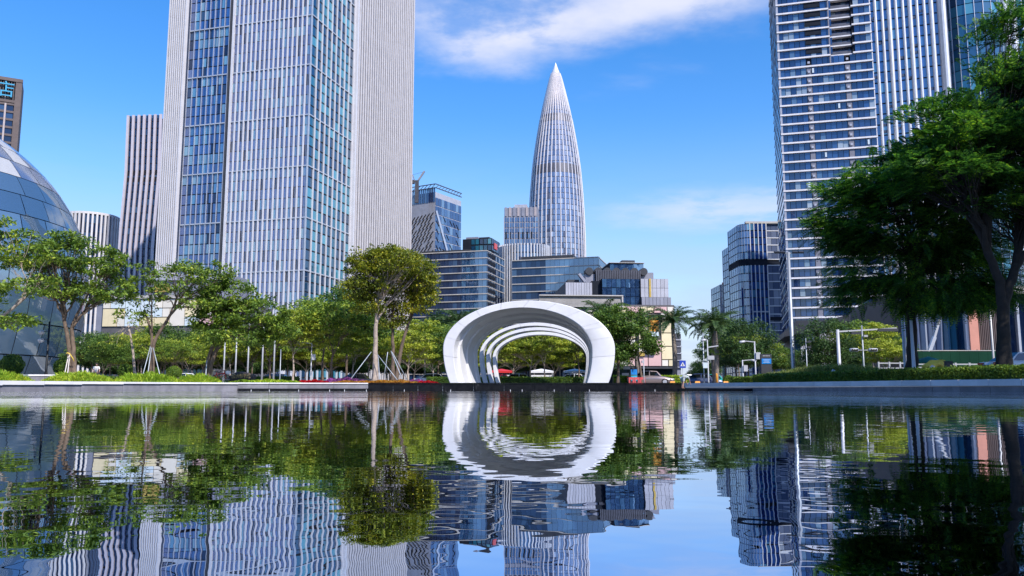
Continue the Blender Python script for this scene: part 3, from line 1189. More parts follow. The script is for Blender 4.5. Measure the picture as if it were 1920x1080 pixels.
# ---- curved fin building
D9 = 430.0
T, P = bld('office_block', 'round-fronted block with close vertical fins left of the bullet tower', 984, D9, 0)
H = hz(458, D9)
hw = gx(1031, D9) - gx(984, D9)
arc = [(hw * math.sin(a) * 1.0, -hw * .75 * math.cos(a) + hw * .75) for a in np.linspace(-PI * .52, PI * .52, 27)]
prism(T, 'core', [(x * .985, y + .2) for x, y in arc] + [(hw * .9, 22), (-hw * .9, 22)], 0, H, 'core_dark')
for i, (a, b) in enumerate(zip(arc[:-1], arc[1:])):
    curtain(P, a, b, 0, H, 4.4, 3, 'glass_far', (.25, .5), .05, tilt=.01)
    nn = Vector((a[0] / hw, (a[1] - hw * .75) / hw, 0)).normalized()
    hh = H + 1.2 - 5.0 * (abs(i - 13) / 13) ** 2
    bar(T, 'fin', (a[0] + nn.x * .5, a[1] + nn.y * .5, 0), (a[0] + nn.x * .5, a[1] + nn.y * .5, H + .6), .62, .7, 'silver_pale', (nn.x, nn.y, 0))
P.build()

# ---- background grid block
D10 = 560.0
T, P = bld('office_tower', 'grey ribbed tower block standing behind the left flank of bullet tower', 945, D10, GRID * .3)
H = hz(389, D10)
Wd = 24
box(T, 'core', .1, Wd, .1, 20, 0, H - .3, 'metal_mid')
curtain(P, (0, 0), (Wd, 0), 0, H - 7, 3.9, 1.9, 'glass_far', (.5, .9), .1, fin=dict(w=.5, d=.5, mat='metal_grey', every=2))
for i in range(8):
    box(T, 'crown_rib', Wd * i / 8 + .3, Wd * (i + .6) / 8, -.4, .3, H - 6.5, H, 'hotel_pier' if i % 2 else 'metal_mid')
    box(T, 'vent', Wd * i / 8 + .8, Wd * (i + .6) / 8, -.16, .3, hz(443, D10) - 2, hz(443, D10) + 3, 'core_dark')
box(T, 'roof_room', 7, 16, 3, 12, H - .3, H + 2.6, 'metal_grey')
P.build()

# ---- bullet tower
D11 = 620.0
T = thing('bullet_tower', 'tapering bullet shaped skyscraper with pale ribs rising to a point', 'skyscraper', (gx(1046, D11), D11, GZ), 0)
prof_px = [(118.5, .25), (126, 3.2), (137, 8), (152, 12.4), (174, 18), (200, 24.4), (226, 30), (260, 36.2), (290, 41), (322, 45.2), (370, 49), (415, 51.3), (470, 52.6), (540, 52), (620, 49), (735, 44)]
pz = np.array([hz(y, D11) for y, r in prof_px])[::-1]
pr = np.array([r * D11 / F * 1.02 for y, r in prof_px])[::-1]
HT = pz[-1]
def brad(z):
    return np.interp(z, pz, pr)
# smooth the profile
zs = np.linspace(pz[0], HT, 90)
rs = brad(zs)
for _ in range(3):
    rs[1:-1] = (rs[:-2] + 2 * rs[1:-1] + rs[2:]) / 4
def brad(z):
    return np.interp(z, zs, rs)
NSEG = 72
q = Geo()
fl = np.arange(2, HT - 14, 4.3)
rgb = random.Random(4)
for i, z in enumerate(fl):
    r0, r1 = brad(z + .25), brad(z + 4.1)
    for k in range(NSEG):
        a0, a1 = 2 * PI * (k + .06) / NSEG, 2 * PI * (k + .94) / NSEG
        t = rgb.gauss(0, .05)
        q.add([((r0 + t) * math.cos(a0), (r0 + t) * math.sin(a0), z + .25), ((r0 - t) * math.cos(a1), (r0 - t) * math.sin(a1), z + .25),
               ((r1 - t) * math.cos(a1), (r1 - t) * math.sin(a1), z + 4.1), ((r1 + t) * math.cos(a0), (r1 + t) * math.sin(a0), z + 4.1)], np.array([(0, 1, 2, 3)]))
link('glazing', q.mesh('bullet_glazing', 'glass_bullet'), T, kind='stuff')
q = Geo()
q.tube([(0, 0, z) for z in zs], np.maximum(rs - .45, .05), 48)
link('core', q.mesh('bullet_core', 'metal_mid', True), T)
NR = 36
zsplit = hz(226, D11)
for k in range(NR):
    a = 2 * PI * (k + .5) / NR
    zl = np.linspace(0, zsplit, 22)
    q = Geo()
    q.tube([((brad(z) + .25) * math.cos(a), (brad(z) + .25) * math.sin(a), z) for z in zl], .52, 4)
    for sgn in (-1, 1):                                   # above the split each rib forks into the crown lattice
        zl2 = np.linspace(zsplit, HT - 9, 16)
        q.tube([((brad(z) + .25) * math.cos(a + sgn * da), (brad(z) + .25) * math.sin(a + sgn * da), z)
                for z, da in zip(zl2, PI / NR * np.linspace(0, 1, 16))], .36, 4)
    link('rib', q.mesh('rib', 'silver_rib') if 'silver_rib' in MATS else q.mesh('rib', solid('silver_rib', (.74, .68, .67), .4, .2, .06, .5).name), T)
for py, hh in ((228, 3.2), (322, 2.2), (329, 2.2)):
    z = hz(py, D11)
    q = Geo()
    q.tube([(0, 0, z - hh), (0, 0, z + hh)], [brad(z - hh) + .16, brad(z + hh) + .16], 56)
    link('dark_band', q.mesh('dark_band', 'louver'), T)
q = Geo()
q.tube([(0, 0, HT - 12), (0, 0, HT + .5)], [brad(HT - 12) + .3, .1], 28)
link('tip', q.mesh('tip', 'silver_pale'), T)

# ---- right mall: stacked metal boxes over pastel panels
D12 = 160.0
T, P = bld('shopping_mall', 'stepped mall of grey metal boxes over pastel panels beside the palms', 1268, D12, math.radians(4))
k = D12 / F * math.cos(PITCH)
def X(px):
    return (px - 1268) * k
def Z(py):
    return hz(py, D12)
box(T, 'wall', X(1000), 0, .0, 30, Z(689), Z(572), 'joint_dark')
box(T, 'ground_storey', X(990), X(1264), 1.6, 30, 0, Z(690), 'core_dark')
box(T, 'awning', X(1100), X(1269), -1.2, 1.6, Z(691.5), Z(688.5), 'metal_dark')
mosaic(T, X(1100), -.15, Z(687), Z(575), -.02, 1.36, PASTEL, 8, .22, holes=((X(1216), Z(632), X(1236), Z(592)),))
box(T, 'poster', X(1218), X(1236), -.35, -.02, Z(622), Z(592), 'orange_paint')
box(T, 'poster', X(1217), X(1236), -.36, -.02, Z(631), Z(622.5), 'pale_blue_panel')
box(T, 'balcony_box', X(1212), X(1231), -1.2, -.3, Z(660), Z(652), 'pale_blue_panel')
box(T, 'sign_board', X(1195), X(1208), -.7, -.3, Z(668), Z(660), 'gold_trim')
for i in range(5):                                        # louvred end bay
    za = Z(688) + (Z(623) - Z(688)) * i / 5
    box(T, 'end_window', .25, X(1286), 2.4, 2.6, za + .25, za + (Z(623) - Z(688)) / 5 - .12, 'louver')
    box(T, 'end_sill', .2, X(1287), 2.2, 2.7, za - .08, za + .12, 'metal_grey')
box(T, 'end_wall', .1, X(1286) - .1, 2.6, 26, 0, Z(623), 'metal_mid')
for i in range(8):
    x = X(1150) + i * 1.55
    P.add((x + .75, 1.5, Z(704)), (1, 0, 0), (0, -1, 0), 1.4, 3.2, 'glass_shop')
# upper boxes
def metal_box(x0, x1, y0, y1, z0, z1, mat, nx, nz):
    box(T, 'box_core', x0, x1, y0 + .1, y1, z0, z1, 'joint_dark')
    for i in range(nx):
        for j in range(nz):
            box(T, 'metal_panel', x0 + (x1 - x0) * i / nx + .03, x0 + (x1 - x0) * (i + 1) / nx - .03, y0, y0 + .1, z0 + (z1 - z0) * j / nz + .03, z0 + (z1 - z0) * (j + 1) / nz - .03, mat)
metal_box(X(1208), X(1265), 1.0, 26, Z(577), Z(556.5), 'metal_mid', 8, 1)
metal_box(X(1208), X(1262), 1.6, 26, Z(556), Z(521), 'metal_grey', 7, 2)
box(T, 'gold_strip', X(1224), X(1227.5), 1.4, 1.7, Z(556), Z(521), 'gold_trim')
box(T, 'glass_core', X(1134), X(1207), 2.2, 26, Z(572), Z(521), 'core_dark')
for i in range(8):
    for j in range(3):
        P.add((X(1134) + (X(1207) - X(1134)) * (i + .5) / 8, 2.1, Z(572) + (Z(521) - Z(572)) * (j + .5) / 3), (1, 0, 0), (0, -1, 0), 1.0 - .12, 1.8 - .1, 'glass_box', .004)
box(T, 'glass_core', X(1116), X(1133.5), 3.2, 26, Z(572), Z(524), 'core_dark')
metal_box(X(1064), X(1115.5), 2.6, 24, Z(558), Z(528), 'metal_grey', 10, 1)
for j in range(9):                                        # slatted canopy
    z = Z(577) + (Z(557) - Z(577)) * j / 9
    box(T, 'canopy_slat', X(1010), X(1168), -.6 + .05 * j, .6, z, z + .16, 'stone_band')
box(T, 'canopy_frame', X(1166.5), X(1169), -.7, .8, Z(578), Z(556), 'stone_band')
box(T, 'canopy_frame', X(1010), X(1169), -.75, .8, Z(557), Z(555), 'stone_band')
# roof plant
box(T, 'plant_screen', X(1128), X(1218), 6, 16, Z(522), Z(500.5), 'metal_dark')
for i in range(26):
    x = X(1128) + (X(1218) - X(1128)) * (i + .5) / 26
    box(T, 'screen_slat', x - .12, x + .12, 5.75, 5.98, Z(522), Z(500), 'louver')
box(T, 'plant_room', X(1218), X(1246), 7, 16, Z(522), Z(502), 'metal_mid')
box(T, 'plant_screen', X(1109), X(1127), 6.5, 14, Z(530), Z(507), 'metal_mid')
for i, px in enumerate((1116, 1134, 1152, 1170, 1188, 1206, 1225)):
    q = Geo()
    rr = 7.6 * k
    q.tube([(0, -.9, 0), (0, 1.6, 0)], [rr, rr], 14)
    o = link('cooling_fan', q.mesh('cooling_fan', 'metal_dark', False), T, Matrix.Translation((X(px), 7.0, Z(501.5))))
box(T, 'glass_core', X(1167), X(1237.5), 12, 24, Z(502), Z(477), 'core_dark')
for i in range(9):
    P.add((X(1168) + (X(1237) - X(1168)) * (i + .5) / 9, 11.9, (Z(502) + Z(477)) / 2), (1, 0, 0), (0, -1, 0), .82, 2.4, 'glass_box', .005)
box(T, 'roof_edge', X(1166), X(1239), 11.6, 24, Z(477), Z(476), 'stone_band')
box(T, 'roof_room', X(1195), X(1222), 13, 20, Z(476), Z(469.5), 'metal_dark')
box(T, 'duct', X(1070), X(1092), 4, 8, Z(528), Z(521), 'metal_dark')
bar(T, 'stair', (X(1091), 3.5, Z(511)), (X(1103), 3.5, Z(526)), .5, 1.2, 'metal_mid', (0, 1, 0))
P.build()

# ---- right far towers
def curved_tower(name, label, pxl, pxr, py, D, mat, finmat, parapet, slot=None):
    pxl, pxr = hp(pxl, py), hp(pxr, py)
    T, P = bld(name, label, pxl, D, 0)
    k = D / F * math.cos(PITCH)
    Wd = (pxr - pxl) * k
    H = hz(py, D)
    R = Wd * .24
    pts = [(R - R * math.cos(a), R - R * math.sin(a)) for a in np.linspace(0, PI / 2, 7)]
    pts = [(0, 22)] + pts + [(Wd * .62, 0)]
    pts2 = [(Wd * .62, .9), (Wd, .9)]
    prism(T, 'core', [(x + .15, y + .15) for x, y in pts] + [(Wd * .62 + .15, 1.2), (Wd - .1, 1.2), (Wd - .1, 24), (.1, 24)], 0, H, 'core_dark')
    zcuts = [(0, H)] if slot is None else [(0, slot - 2.0), (slot + 1.2, H)]
    for z0, z1 in zcuts:
        for i, (a, b) in enumerate(zip(pts[:-1], pts[1:])):
            last = i == len(pts) - 2
            curtain(P, a, b, z0, z1, 4.2, 2.0, mat, (.15, .5), .1, tilt=.006, fin=dict(w=.42, d=.45, mat=finmat) if last else dict(w=.16, d=.25, mat='silver', every=2))
        curtain(P, pts2[0], pts2[1], z0, z1, 4.2, 2.6, 'glass_bullet', (.15, .4), .1, tilt=.008, band=dict(h=.5, d=.3, mat='silver_pale'))
        for z in (z0 + 18, z0 + 40):
            if z < z1 - 5:
                box(T, 'floor_band', R, Wd * .62, -.3, .2, z - .3, z + .3, 'band_light')
    box(T, 'parapet', R * .6, Wd, -.3, 1.5, H, H + 1.1, parapet)
    P.build()
    return T
tt = curved_tower('glass_tower', 'round-cornered blue glass tower with white mullions and a dark slot', 1386, 1466, 419, 420, 'glass_tower', 'silver_pale', 'stone_band', hz(490, 420))
box(tt, 'vent_slot', 12.5, 24, -.1, 1.3, hz(600, 420), hz(594, 420), 'core_dark')
curved_tower('glass_tower', 'narrow blue glass tower with orange parapet beside the round-cornered tower', 1374, 1400, 457, 450, 'glass_tower', 'silver', 'salmon')
curved_tower('glass_tower', 'short distant glass block with orange parapet behind the palm', 1351, 1376, 533, 480, 'glass_far', 'silver', 'salmon')

# ---- apartment tower
D13 = 250.0
C13 = Vector((gx(1487, D13), D13))
T, P = bld('apartment_tower', 'tall apartment tower with white slab edges on every floor', 1487, D13, GRID)
Wd = hit(C13, UG, 1672)
fh = 3.1
H = 58 * fh
dep = 46
zr = hz(128, D13)
box(T, 'core', .25, Wd, .35, dep, 0, zr, 'core_dark')
box(T, 'core', .25, Wd * .56, .35, dep, zr, H, 'core_dark')
box(T, 'core', Wd * .80, Wd, .35, dep, zr, H, 'core_dark')
box(T, 'core', Wd * .56, Wd * .80, 2.7, dep, zr, H, 'core_dark')
for f in range(58):
    z = f * fh
    rec = z > zr
    zc = z + fh / 2 + .1
    # slab edge
    if rec:
        box(T, 'slab_edge', -.35, Wd * .56, -.45, .3, z - .25, z + .25, 'slab_white')
        box(T, 'slab_edge', Wd * .80, Wd + .2, -.45, .3, z - .25, z + .25, 'slab_white')
        box(T, 'recess_slab', Wd * .56, Wd * .80, .6, 2.2, z - .2, z + .2, 'slab_white')
        if f % 1 == 0:
            box(T, 'balcony_rail', Wd * .57, Wd * .79, .7, .8, z + .2, z + 1.2, 'louver')
            box(T, 'balcony_void', Wd * .30, Wd * .47, -.13, .4, z + 1.2, z + 2.7, 'core_dark')
    else:
        box(T, 'slab_edge', -.35, Wd + .2, -.45, .3, z - .25, z + .25, 'slab_white')
    box(T, 'slab_edge', -.14, .2, .31, dep, z - .22, z + .22, 'metal_grey')
    nbay = 17
    for i in range(nbay):
        x = Wd * (i + .5) / nbay
        if i in (5, 12) and not rec:
            continue
        if rec and Wd * .56 < x < Wd * .80:
            P.add((x, 2.5, zc), (1, 0, 0), (0, -1, 0), Wd / nbay - .1, fh - .7, 'glass_home', .006)
        else:
            P.add((x, .22 - (.0 if i % 2 else .12), zc), (1, 0, 0), (0, -1, 0), Wd / nbay - .12, fh - .75, 'glass_home', .008)
    for i in range(8):
        P.add((-.02, dep * (i + .5) / 8, zc), (0, -1, 0), (-1, 0, 0), dep / 8 - .5, fh - 1.2, 'glass_far', .006)
    if not rec:
        for xk in (Wd * 5.5 / 17, Wd * 12.5 / 17):
            if random.random() < .8:
                box(T, 'air_conditioner', xk - .4, xk + .3, -.42, .1, z + .9, z + 1.6, 'metal_grey')
    if random.random() < .30 and not rec:
        xk = random.uniform(.1, .9) * Wd
        box(T, 'open_casement', xk, xk + .55, -.45, -.38, z + .8, z + 2.3, 'pale_blue_panel')
box(T, 'pier', Wd * 5 / 17 + .1, Wd * 6 / 17 - .1, -.1, .4, 0, zr, 'pier_grey')
box(T, 'pier', Wd * 12 / 17 + .1, Wd * 13 / 17 - .1, -.1, .4, 0, zr, 'pier_grey')
box(T, 'corner_pier', -.3, .3, -.25, .6, 0, H, 'metal_grey')
box(T, 'recess_wall', Wd * .55, Wd * .565, -.2, 3, zr, H, 'pier_grey')
P.build()

# ---- silver column tower on the right
D14 = 300.0
T, P = bld('office_tower', 'curved glass tower with round silver columns right of apartment tower', 1672, D14, GRID * .8)
H = 190
Wf = 24.5
box(T, 'core', 0, Wf + 48, 3.2, 40, 0, H, 'core_dark')
curtain(P, (0, 3), (Wf, 0), 0, H, 4.2, 2.4, 'glass_tower', (.3, .5), .1, tilt=.006)
for i in range(11):
    x = Wf * i / 10
    pole(T, 'column', (x, 3 - 3 * i / 10 - .3, 0), (x, 3 - 3 * i / 10 - .3, H), .55 if i % 3 else .8, 'silver_pale', 10)
    if i < 10:
        for j in range(4):
            z = random.uniform(60, 170)
            box(T, 'spandrel', x + .5, x + 1.9, 3 - 3 * (i + .5) / 10 - .35, 3 - 3 * (i + .5) / 10 + .2, z, z + 1.0, 'spandrel')
pole(T, 'column', (Wf + 1.2, -.6, 0), (Wf + 1.2, -.6, H), 1.7, 'silver_pale', 16)
bay_ = [(Wf + 2.4 + 9.5 - 9.5 * math.cos(a), .4 - 6.5 * math.sin(a)) for a in np.linspace(.15, PI - .15, 10)]
prism(T, 'bay_core', [(x, y + .25) for x, y in bay_] + [(bay_[-1][0], 4), (bay_[0][0], 4)], 0, H, 'core_dark')
for a, b in zip(bay_[:-1], bay_[1:]):
    curtain(P, a, b, 0, H, 4.2, 3, 'glass_teal', (.14, .3), .12, tilt=.01, fin=dict(w=.16, d=.35, mat='silver_pale', omit=(1,)))
for dx in (22.4, 25.0):
    pole(T, 'column', (Wf + dx, -.6, 0), (Wf + dx, -.6, H), 1.5, 'silver_pale', 16)
curtain(P, (Wf + 26.5, .8), (Wf + 48, -2), 0, H, 4.2, 2.4, 'glass_teal', (.16, .35), .12, fin=dict(w=.3, d=.4, mat='silver_pale'))
P.build()

# ---- low gallery building, right
D15 = 125.0
T, P = bld('gallery_building', 'low gallery with dark sloping roof slab and plain white wall panels', 1487, D15, math.radians(-14))
k = D15 / F
def X(px):
    return (px - 1487) * k * 1.02
def Z(py):
    return hz(py, D15 - (0))
box(T, 'core', 1.0, X(1720), 1.2, 24, 0, Z(600), 'metal_dark')
q = Geo()
xs_ = [(-1.0, Z(632), Z(622)), (X(1590), Z(611), Z(592)), (X(1725), Z(610), Z(590))]
for (x0, a0, b0), (x1, a1, b1) in zip(xs_[:-1], xs_[1:]):
    q.add([(x0, -1, a0), (x1, -1, a1), (x1, -1, b1), (x0, -1, b0), (x0, 24, a0), (x1, 24, a1), (x1, 24, b1), (x0, 24, b0)],
          np.array([(0, 1, 2, 3), (3, 2, 6, 7), (1, 0, 4, 5), (0, 3, 7, 4), (2, 1, 5, 6)]))
link('roof_slab', q.mesh('roof_slab', 'metal_dark'), T)
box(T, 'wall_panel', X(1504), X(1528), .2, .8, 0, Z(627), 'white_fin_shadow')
box(T, 'wall_panel', X(1537), X(1573), -.6, .8, 0, Z(609), 'white_fin')
for r_ in range(5):
    box(T, 'sign_stroke', X(1546) + r_ * .36, X(1546) + r_ * .36 + .26, -.66, -.61, Z(619.5), Z(616), 'metal_grey')
for i in range(6):
    P.add((X(1580) + i * 2.0 + 1.0, .9, Z(612) / 2), (1, 0, 0), (0, -1, 0), 1.86, Z(612), 'glass_navy', .01)
    box(T, 'mullion', X(1580) + i * 2.0 - .09, X(1580) + i * 2.0 + .09, .5, .95, 0, Z(612), 'silver_pale')
for i in range(3):
    P.add((X(1489) + i * .45 + .2, .9, Z(625) / 2), (1, 0, 0), (0, -1, 0), .42, Z(628), 'glass_navy', .01)
box(T, 'lower_block', X(1690), X(1708), -2.0, .8, 0, Z(607), 'white_fin')
P.build()

# ---- right stone and glass building behind the big trees
D16 = 92.0
T, P = bld('store_building', 'brown ribbed and salmon clad store with folded glass behind green hoarding', 1700, D16, math.radians(-10))
k = D16 / F
def X(px):
    return (px - 1700) * k * 1.02
def Z(py):
    return hz(py, D16)
box(T, 'core', .3, X(2060), 1.6, 26, 0, Z(540), 'metal_dark')
nf_ = 14
for i in range(nf_):                                      # folded glass
    x0, x1 = X(1712) + (X(1803) - X(1712)) * i / nf_, X(1712) + (X(1803) - X(1712)) * (i + 1) / nf_
    a = Vector((x0, .6 if i % 2 else 0, 0))
    b = Vector((x1, 0 if i % 2 else .6, 0))
    u = (b - a).normalized()
    P.add((a + b) / 2 + UP * Z(560) / 2, u, Vector((u.y, -u.x, 0)), (b - a).length - .03, Z(560), 'glass_bullet' if i < 9 else 'glass_teal', .01)
box(T, 'pillar', X(1803), X(1808), -.6, .8, 0, Z(560), 'silver_pale')
box(T, 'pillar', X(1808), X(1823), -.9, 1.0, 0, Z(560), 'salmon')
box(T, 'ribbed_wall', X(1823), X(1870), .2, 1.2, 0, Z(540), 'brown_clad')
for i in range(16):
    x = X(1823) + (X(1870) - X(1823)) * (i + .5) / 16
    box(T, 'wall_rib', x - .05, x + .05, .02, .25, 0, Z(540), 'hotel_stone')
for i in range(8):
    P.add((X(1874) + (X(2040) - X(1874)) * (i + .5) / 8, .5, Z(556) / 2), (1, 0, 0), (0, -1, 0), (X(2040) - X(1874)) / 8 - .1, Z(556), 'glass_navy', .01)
    box(T, 'pillar', X(1874) + (X(2040) - X(1874)) * i / 8 - .12, X(1874) + (X(2040) - X(1874)) * i / 8 + .12, -.1, .6, 0, Z(556), 'silver')
box(T, 'cornice', X(1868), X(2060), -.8, 1.4, Z(556), Z(542), 'stone_band')
box(T, 'upper_wall', X(1715), X(1868), .8, 3.0, Z(560), Z(545), 'hotel_stone')
P.build()

# ---- towers added unseen behind the viewpoint, for the facades to reflect
for i, (x, y, w_, h_, mt, bm_, lab) in enumerate([
        (-165, -260, 46, 175, 'glass_navy', 'metal_mid', 'wide dark office tower added for facade reflections, grey floor bands'),
        (-70, -330, 40, 205, 'glass_tower', 'silver_pale', 'tall blue office tower added for facade reflections, silver floor bands'),
        (35, -290, 52, 150, 'glass_navy', 'stone_band', 'broad office block added for facade reflections, stone floor bands'),
        (150, -310, 40, 215, 'glass_navy', 'slab_white', 'tall dark apartment tower added for facade reflections, white floor bands'),
        (270, -230, 62, 135, 'glass_far', 'metal_grey', 'low blue slab tower added for facade reflections, grey metal bands'),
        (-300, -210, 52, 130, 'glass_home', 'hotel_pier', 'brown banded tower added for facade reflections')]):
    T = thing('added_tower', lab, 'building', (x, y, GZ), 0)
    box(T, 'core', -w_ / 2, w_ / 2, -40, 0, 0, h_, mt)
    for f in range(int(h_ / 8)):
        box(T, 'floor_band', -w_ / 2 - .4, w_ / 2 + .4, -40.4, .4, f * 8 + 6.4, f * 8 + 8, bm_)
    for k_ in range(5):
        box(T, 'pier', -w_ / 2 + w_ * k_ / 4 - .7, -w_ / 2 + w_ * k_ / 4 + .7, -.2, .7, 0, h_ + 1, bm_)

# ================================================================== the white arch
ARCH_D = 66.0
AZ = .80
kx = ARCH_D / F
T = thing('arch_pavilion', 'white ribbed arch pavilion standing on the black pool wall', 'sculpture', (gx(985, ARCH_D), ARCH_D, AZ), 0)


def arch_curve(cx, a, top, zc, low, n=85):
    """closed-looking arch in x,z: upper half-ellipse, lower flanks drawn in a little to the ground"""
    out = []
    s0 = -math.asin(min(.999, zc / low))
    for t in np.linspace(s0, PI - s0, n):
        z = zc + (top - zc) * math.sin(t) if math.sin(t) > 0 else zc + low * math.sin(t)
        out.append((cx + a * math.cos(t), max(0.0, z)))
    return out


def ring(name, y0, y1, outer0, inner0, outer1, inner1, mat='white_paint', bev=.05, pieces=12):
    """a band between two arch curves at depth y0 and y1, clad in panels with hairline joints"""
    n = len(outer0)
    def lerp(A, B, t):
        return [(p[0] + (r[0] - p[0]) * t, p[1] + (r[1] - p[1]) * t) for p, r in zip(A, B)]
    rows_ = [(outer1, y1), (outer0, y0 + bev), (lerp(outer0, inner0, .06), y0), (lerp(outer0, inner0, .94), y0), (inner0, y0 + bev), (inner1, y1)]
    m_ = len(rows_)
    cuts = [round(k * (n - 1) / pieces) for k in range(pieces + 1)]
    for k in range(pieces):
        idx = np.linspace(cuts[k] + .035, cuts[k + 1] - .035, cuts[k + 1] - cuts[k] + 1)
        if k == 0:
            idx[0] = 0
        if k == pieces - 1:
            idx[-1] = n - 1
        L_ = len(idx)
        V = []
        for R, y in rows_:
            R = np.array(R)
            xs_ = np.interp(idx, np.arange(n), R[:, 0])
            zs_ = np.interp(idx, np.arange(n), R[:, 1])
            V += [(a_, y, c_) for a_, c_ in zip(xs_, zs_)]
        Fq = [(r * L_ + i, r * L_ + i + 1, ((r + 1) % m_) * L_ + i + 1, ((r + 1) % m_) * L_ + i) for r in range(m_) for i in range(L_ - 1)]
        q = Geo()
        q.add(V, np.array(Fq))
        me = q.mesh(name, mat, True)
        bm = bmesh.new()
        bm.from_mesh(me)
        bmesh.ops.recalc_face_normals(bm, faces=bm.faces)
        for e in bm.edges:
            if len(e.link_faces) == 2 and e.calc_face_angle(0) > .5:
                e.smooth = False
        bm.to_mesh(me)
        bm.free()
        link(name, me, T)


def m(px):
    return px * kx


# front rim: a crescent, broad on the right, narrow on the left and at the crown
fo = arch_curve(m(992 - 985), m(161), m(155), m(64), m(160))
fi = arch_curve(m(981 - 985), m(130), m(141), m(60), m(150))
bo = arch_curve(m(992 - 985) + .25, m(159), m(153), m(64), m(160))
bi = arch_curve(m(982 - 985) + .1, m(126), m(138), m(60), m(150))
ring('rim_panel', 0, 1.3, fo, fi, bo, bi)
# stepped ribs receding to the right
NR_ = 6
for i in range(NR_):
    t = (i + 1) / NR_
    y0 = 1.1 + i * 2.15
    wdt = 2.15 if i < 2 else .62
    cx = m(-3) + .155 * y0
    a = m(125) * (1 - .040 * i)
    top = m(139) * (1 - .044 * i)
    zc = m(58)
    th = .50 if i < 2 else .29
    o0 = arch_curve(cx, a + th, top + th, zc, m(150))
    i0 = arch_curve(cx, a, top, zc, m(150))
    o1 = arch_curve(cx + .155 * wdt, a + th - .05, top + th - .05, zc, m(150))
    i1 = arch_curve(cx + .155 * wdt, a - .06, top - .05, zc, m(150))
    ring('rib', y0, y0 + wdt, o0, i0, o1, i1, bev=.03, pieces=7)

# ================================================================== vegetation
def leaves(geo, c, d, n, L, Wd):
    """rhombic leaves: centre c, direction d, normal n, length L, width Wd (arrays)"""
    N = len(c)
    d = d / (np.linalg.norm(d, axis=1)[:, None] + 1e-9)
    s = np.cross(d, n)
    s /= np.linalg.norm(s, axis=1)[:, None] + 1e-9
    L = np.broadcast_to(L, (N,))[:, None]
    Wd = np.broadcast_to(Wd, (N,))[:, None]
    V = np.stack([c - d * L * .5, c + s * Wd * .5 - d * L * .05, c + d * L * .5, c - s * Wd * .5 - d * L * .05], 1).reshape(-1, 3)
    Fq = np.arange(N * 4).reshape(N, 4)
    geo.add(V, Fq)


def rand_dirs(n):
    v = rng.normal(size=(n, 3))
    return v / np.linalg.norm(v, axis=1)[:, None]


def foliage(geo, centres, rads, per, L, Wd, flat=.5, upn=.9, droop=.15):
    C_ = np.repeat(centres, per, axis=0)
    Rr = np.repeat(np.broadcast_to(rads, (len(centres),)), per)
    o = rand_dirs(len(C_)) * (rng.random(len(C_))[:, None] ** .45)
    o[:, 2] *= flat
    p = C_ + o * Rr[:, None]
    d = o * np.array((1, 1, .6)) + rand_dirs(len(C_)) * .6 - np.array((0, 0, droop))
    nn = rand_dirs(len(C_)) * .75 + np.array((0, 0, upn))
    sc = rng.uniform(.65, 1.25, len(C_))
    leaves(geo, p, d, nn, L * sc, Wd * sc)


def fronds(geo, origins, dirs, L, pairs, ll, lw, droop=.3):
    """feathery compound leaves: one midrib each with pairs of leaflets"""
    N = len(origins)
    d = dirs / (np.linalg.norm(dirs, axis=1)[:, None] + 1e-9)
    side = np.cross(d, np.array((0, 0, 1.0)) + rng.normal(size=(N, 3)) * .35)
    side /= np.linalg.norm(side, axis=1)[:, None] + 1e-9
    t = np.linspace(.12, 1, pairs)
    Ls = L * rng.uniform(.7, 1.25, N)
    base = origins[:, None, :] + d[:, None, :] * (Ls[:, None] * t[None, :])[..., None]
    base[..., 2] -= droop * Ls[:, None] * t[None, :] ** 2
    prof = np.sin(PI * (t * .85 + .12)) * .8 + .25
    for sg in (-1, 1):
        ld = sg * side[:, None, :] * .9 + d[:, None, :] * .5 - np.array((0, 0, .12))
        ld = np.broadcast_to(ld, base.shape).reshape(-1, 3)
        le = (ll * np.broadcast_to(prof[None, :], base.shape[:2])).ravel()
        ldn = ld / np.linalg.norm(ld, axis=1)[:, None]
        c = base.reshape(-1, 3) + ldn * le[:, None] * .5
        nn = np.cross(np.repeat(side, pairs, 0), np.repeat(d, pairs, 0)) + rng.normal(size=c.shape) * .12
        leaves(geo, c, ld, nn, le, lw)


def curve(a, b, n, bend, wob=.0):
    a, b = np.asarray(a, float), np.asarray(b, float)
    t = np.linspace(0, 1, n)[:, None]
    p = a + (b - a) * t
    p = p + np.asarray(bend) * (4 * t * (1 - t)) * .25
    if wob:
        w = rng.normal(size=(n, 3)) * wob
        w[0] = 0
        w[-1] = 0
        p = p + w
    return p


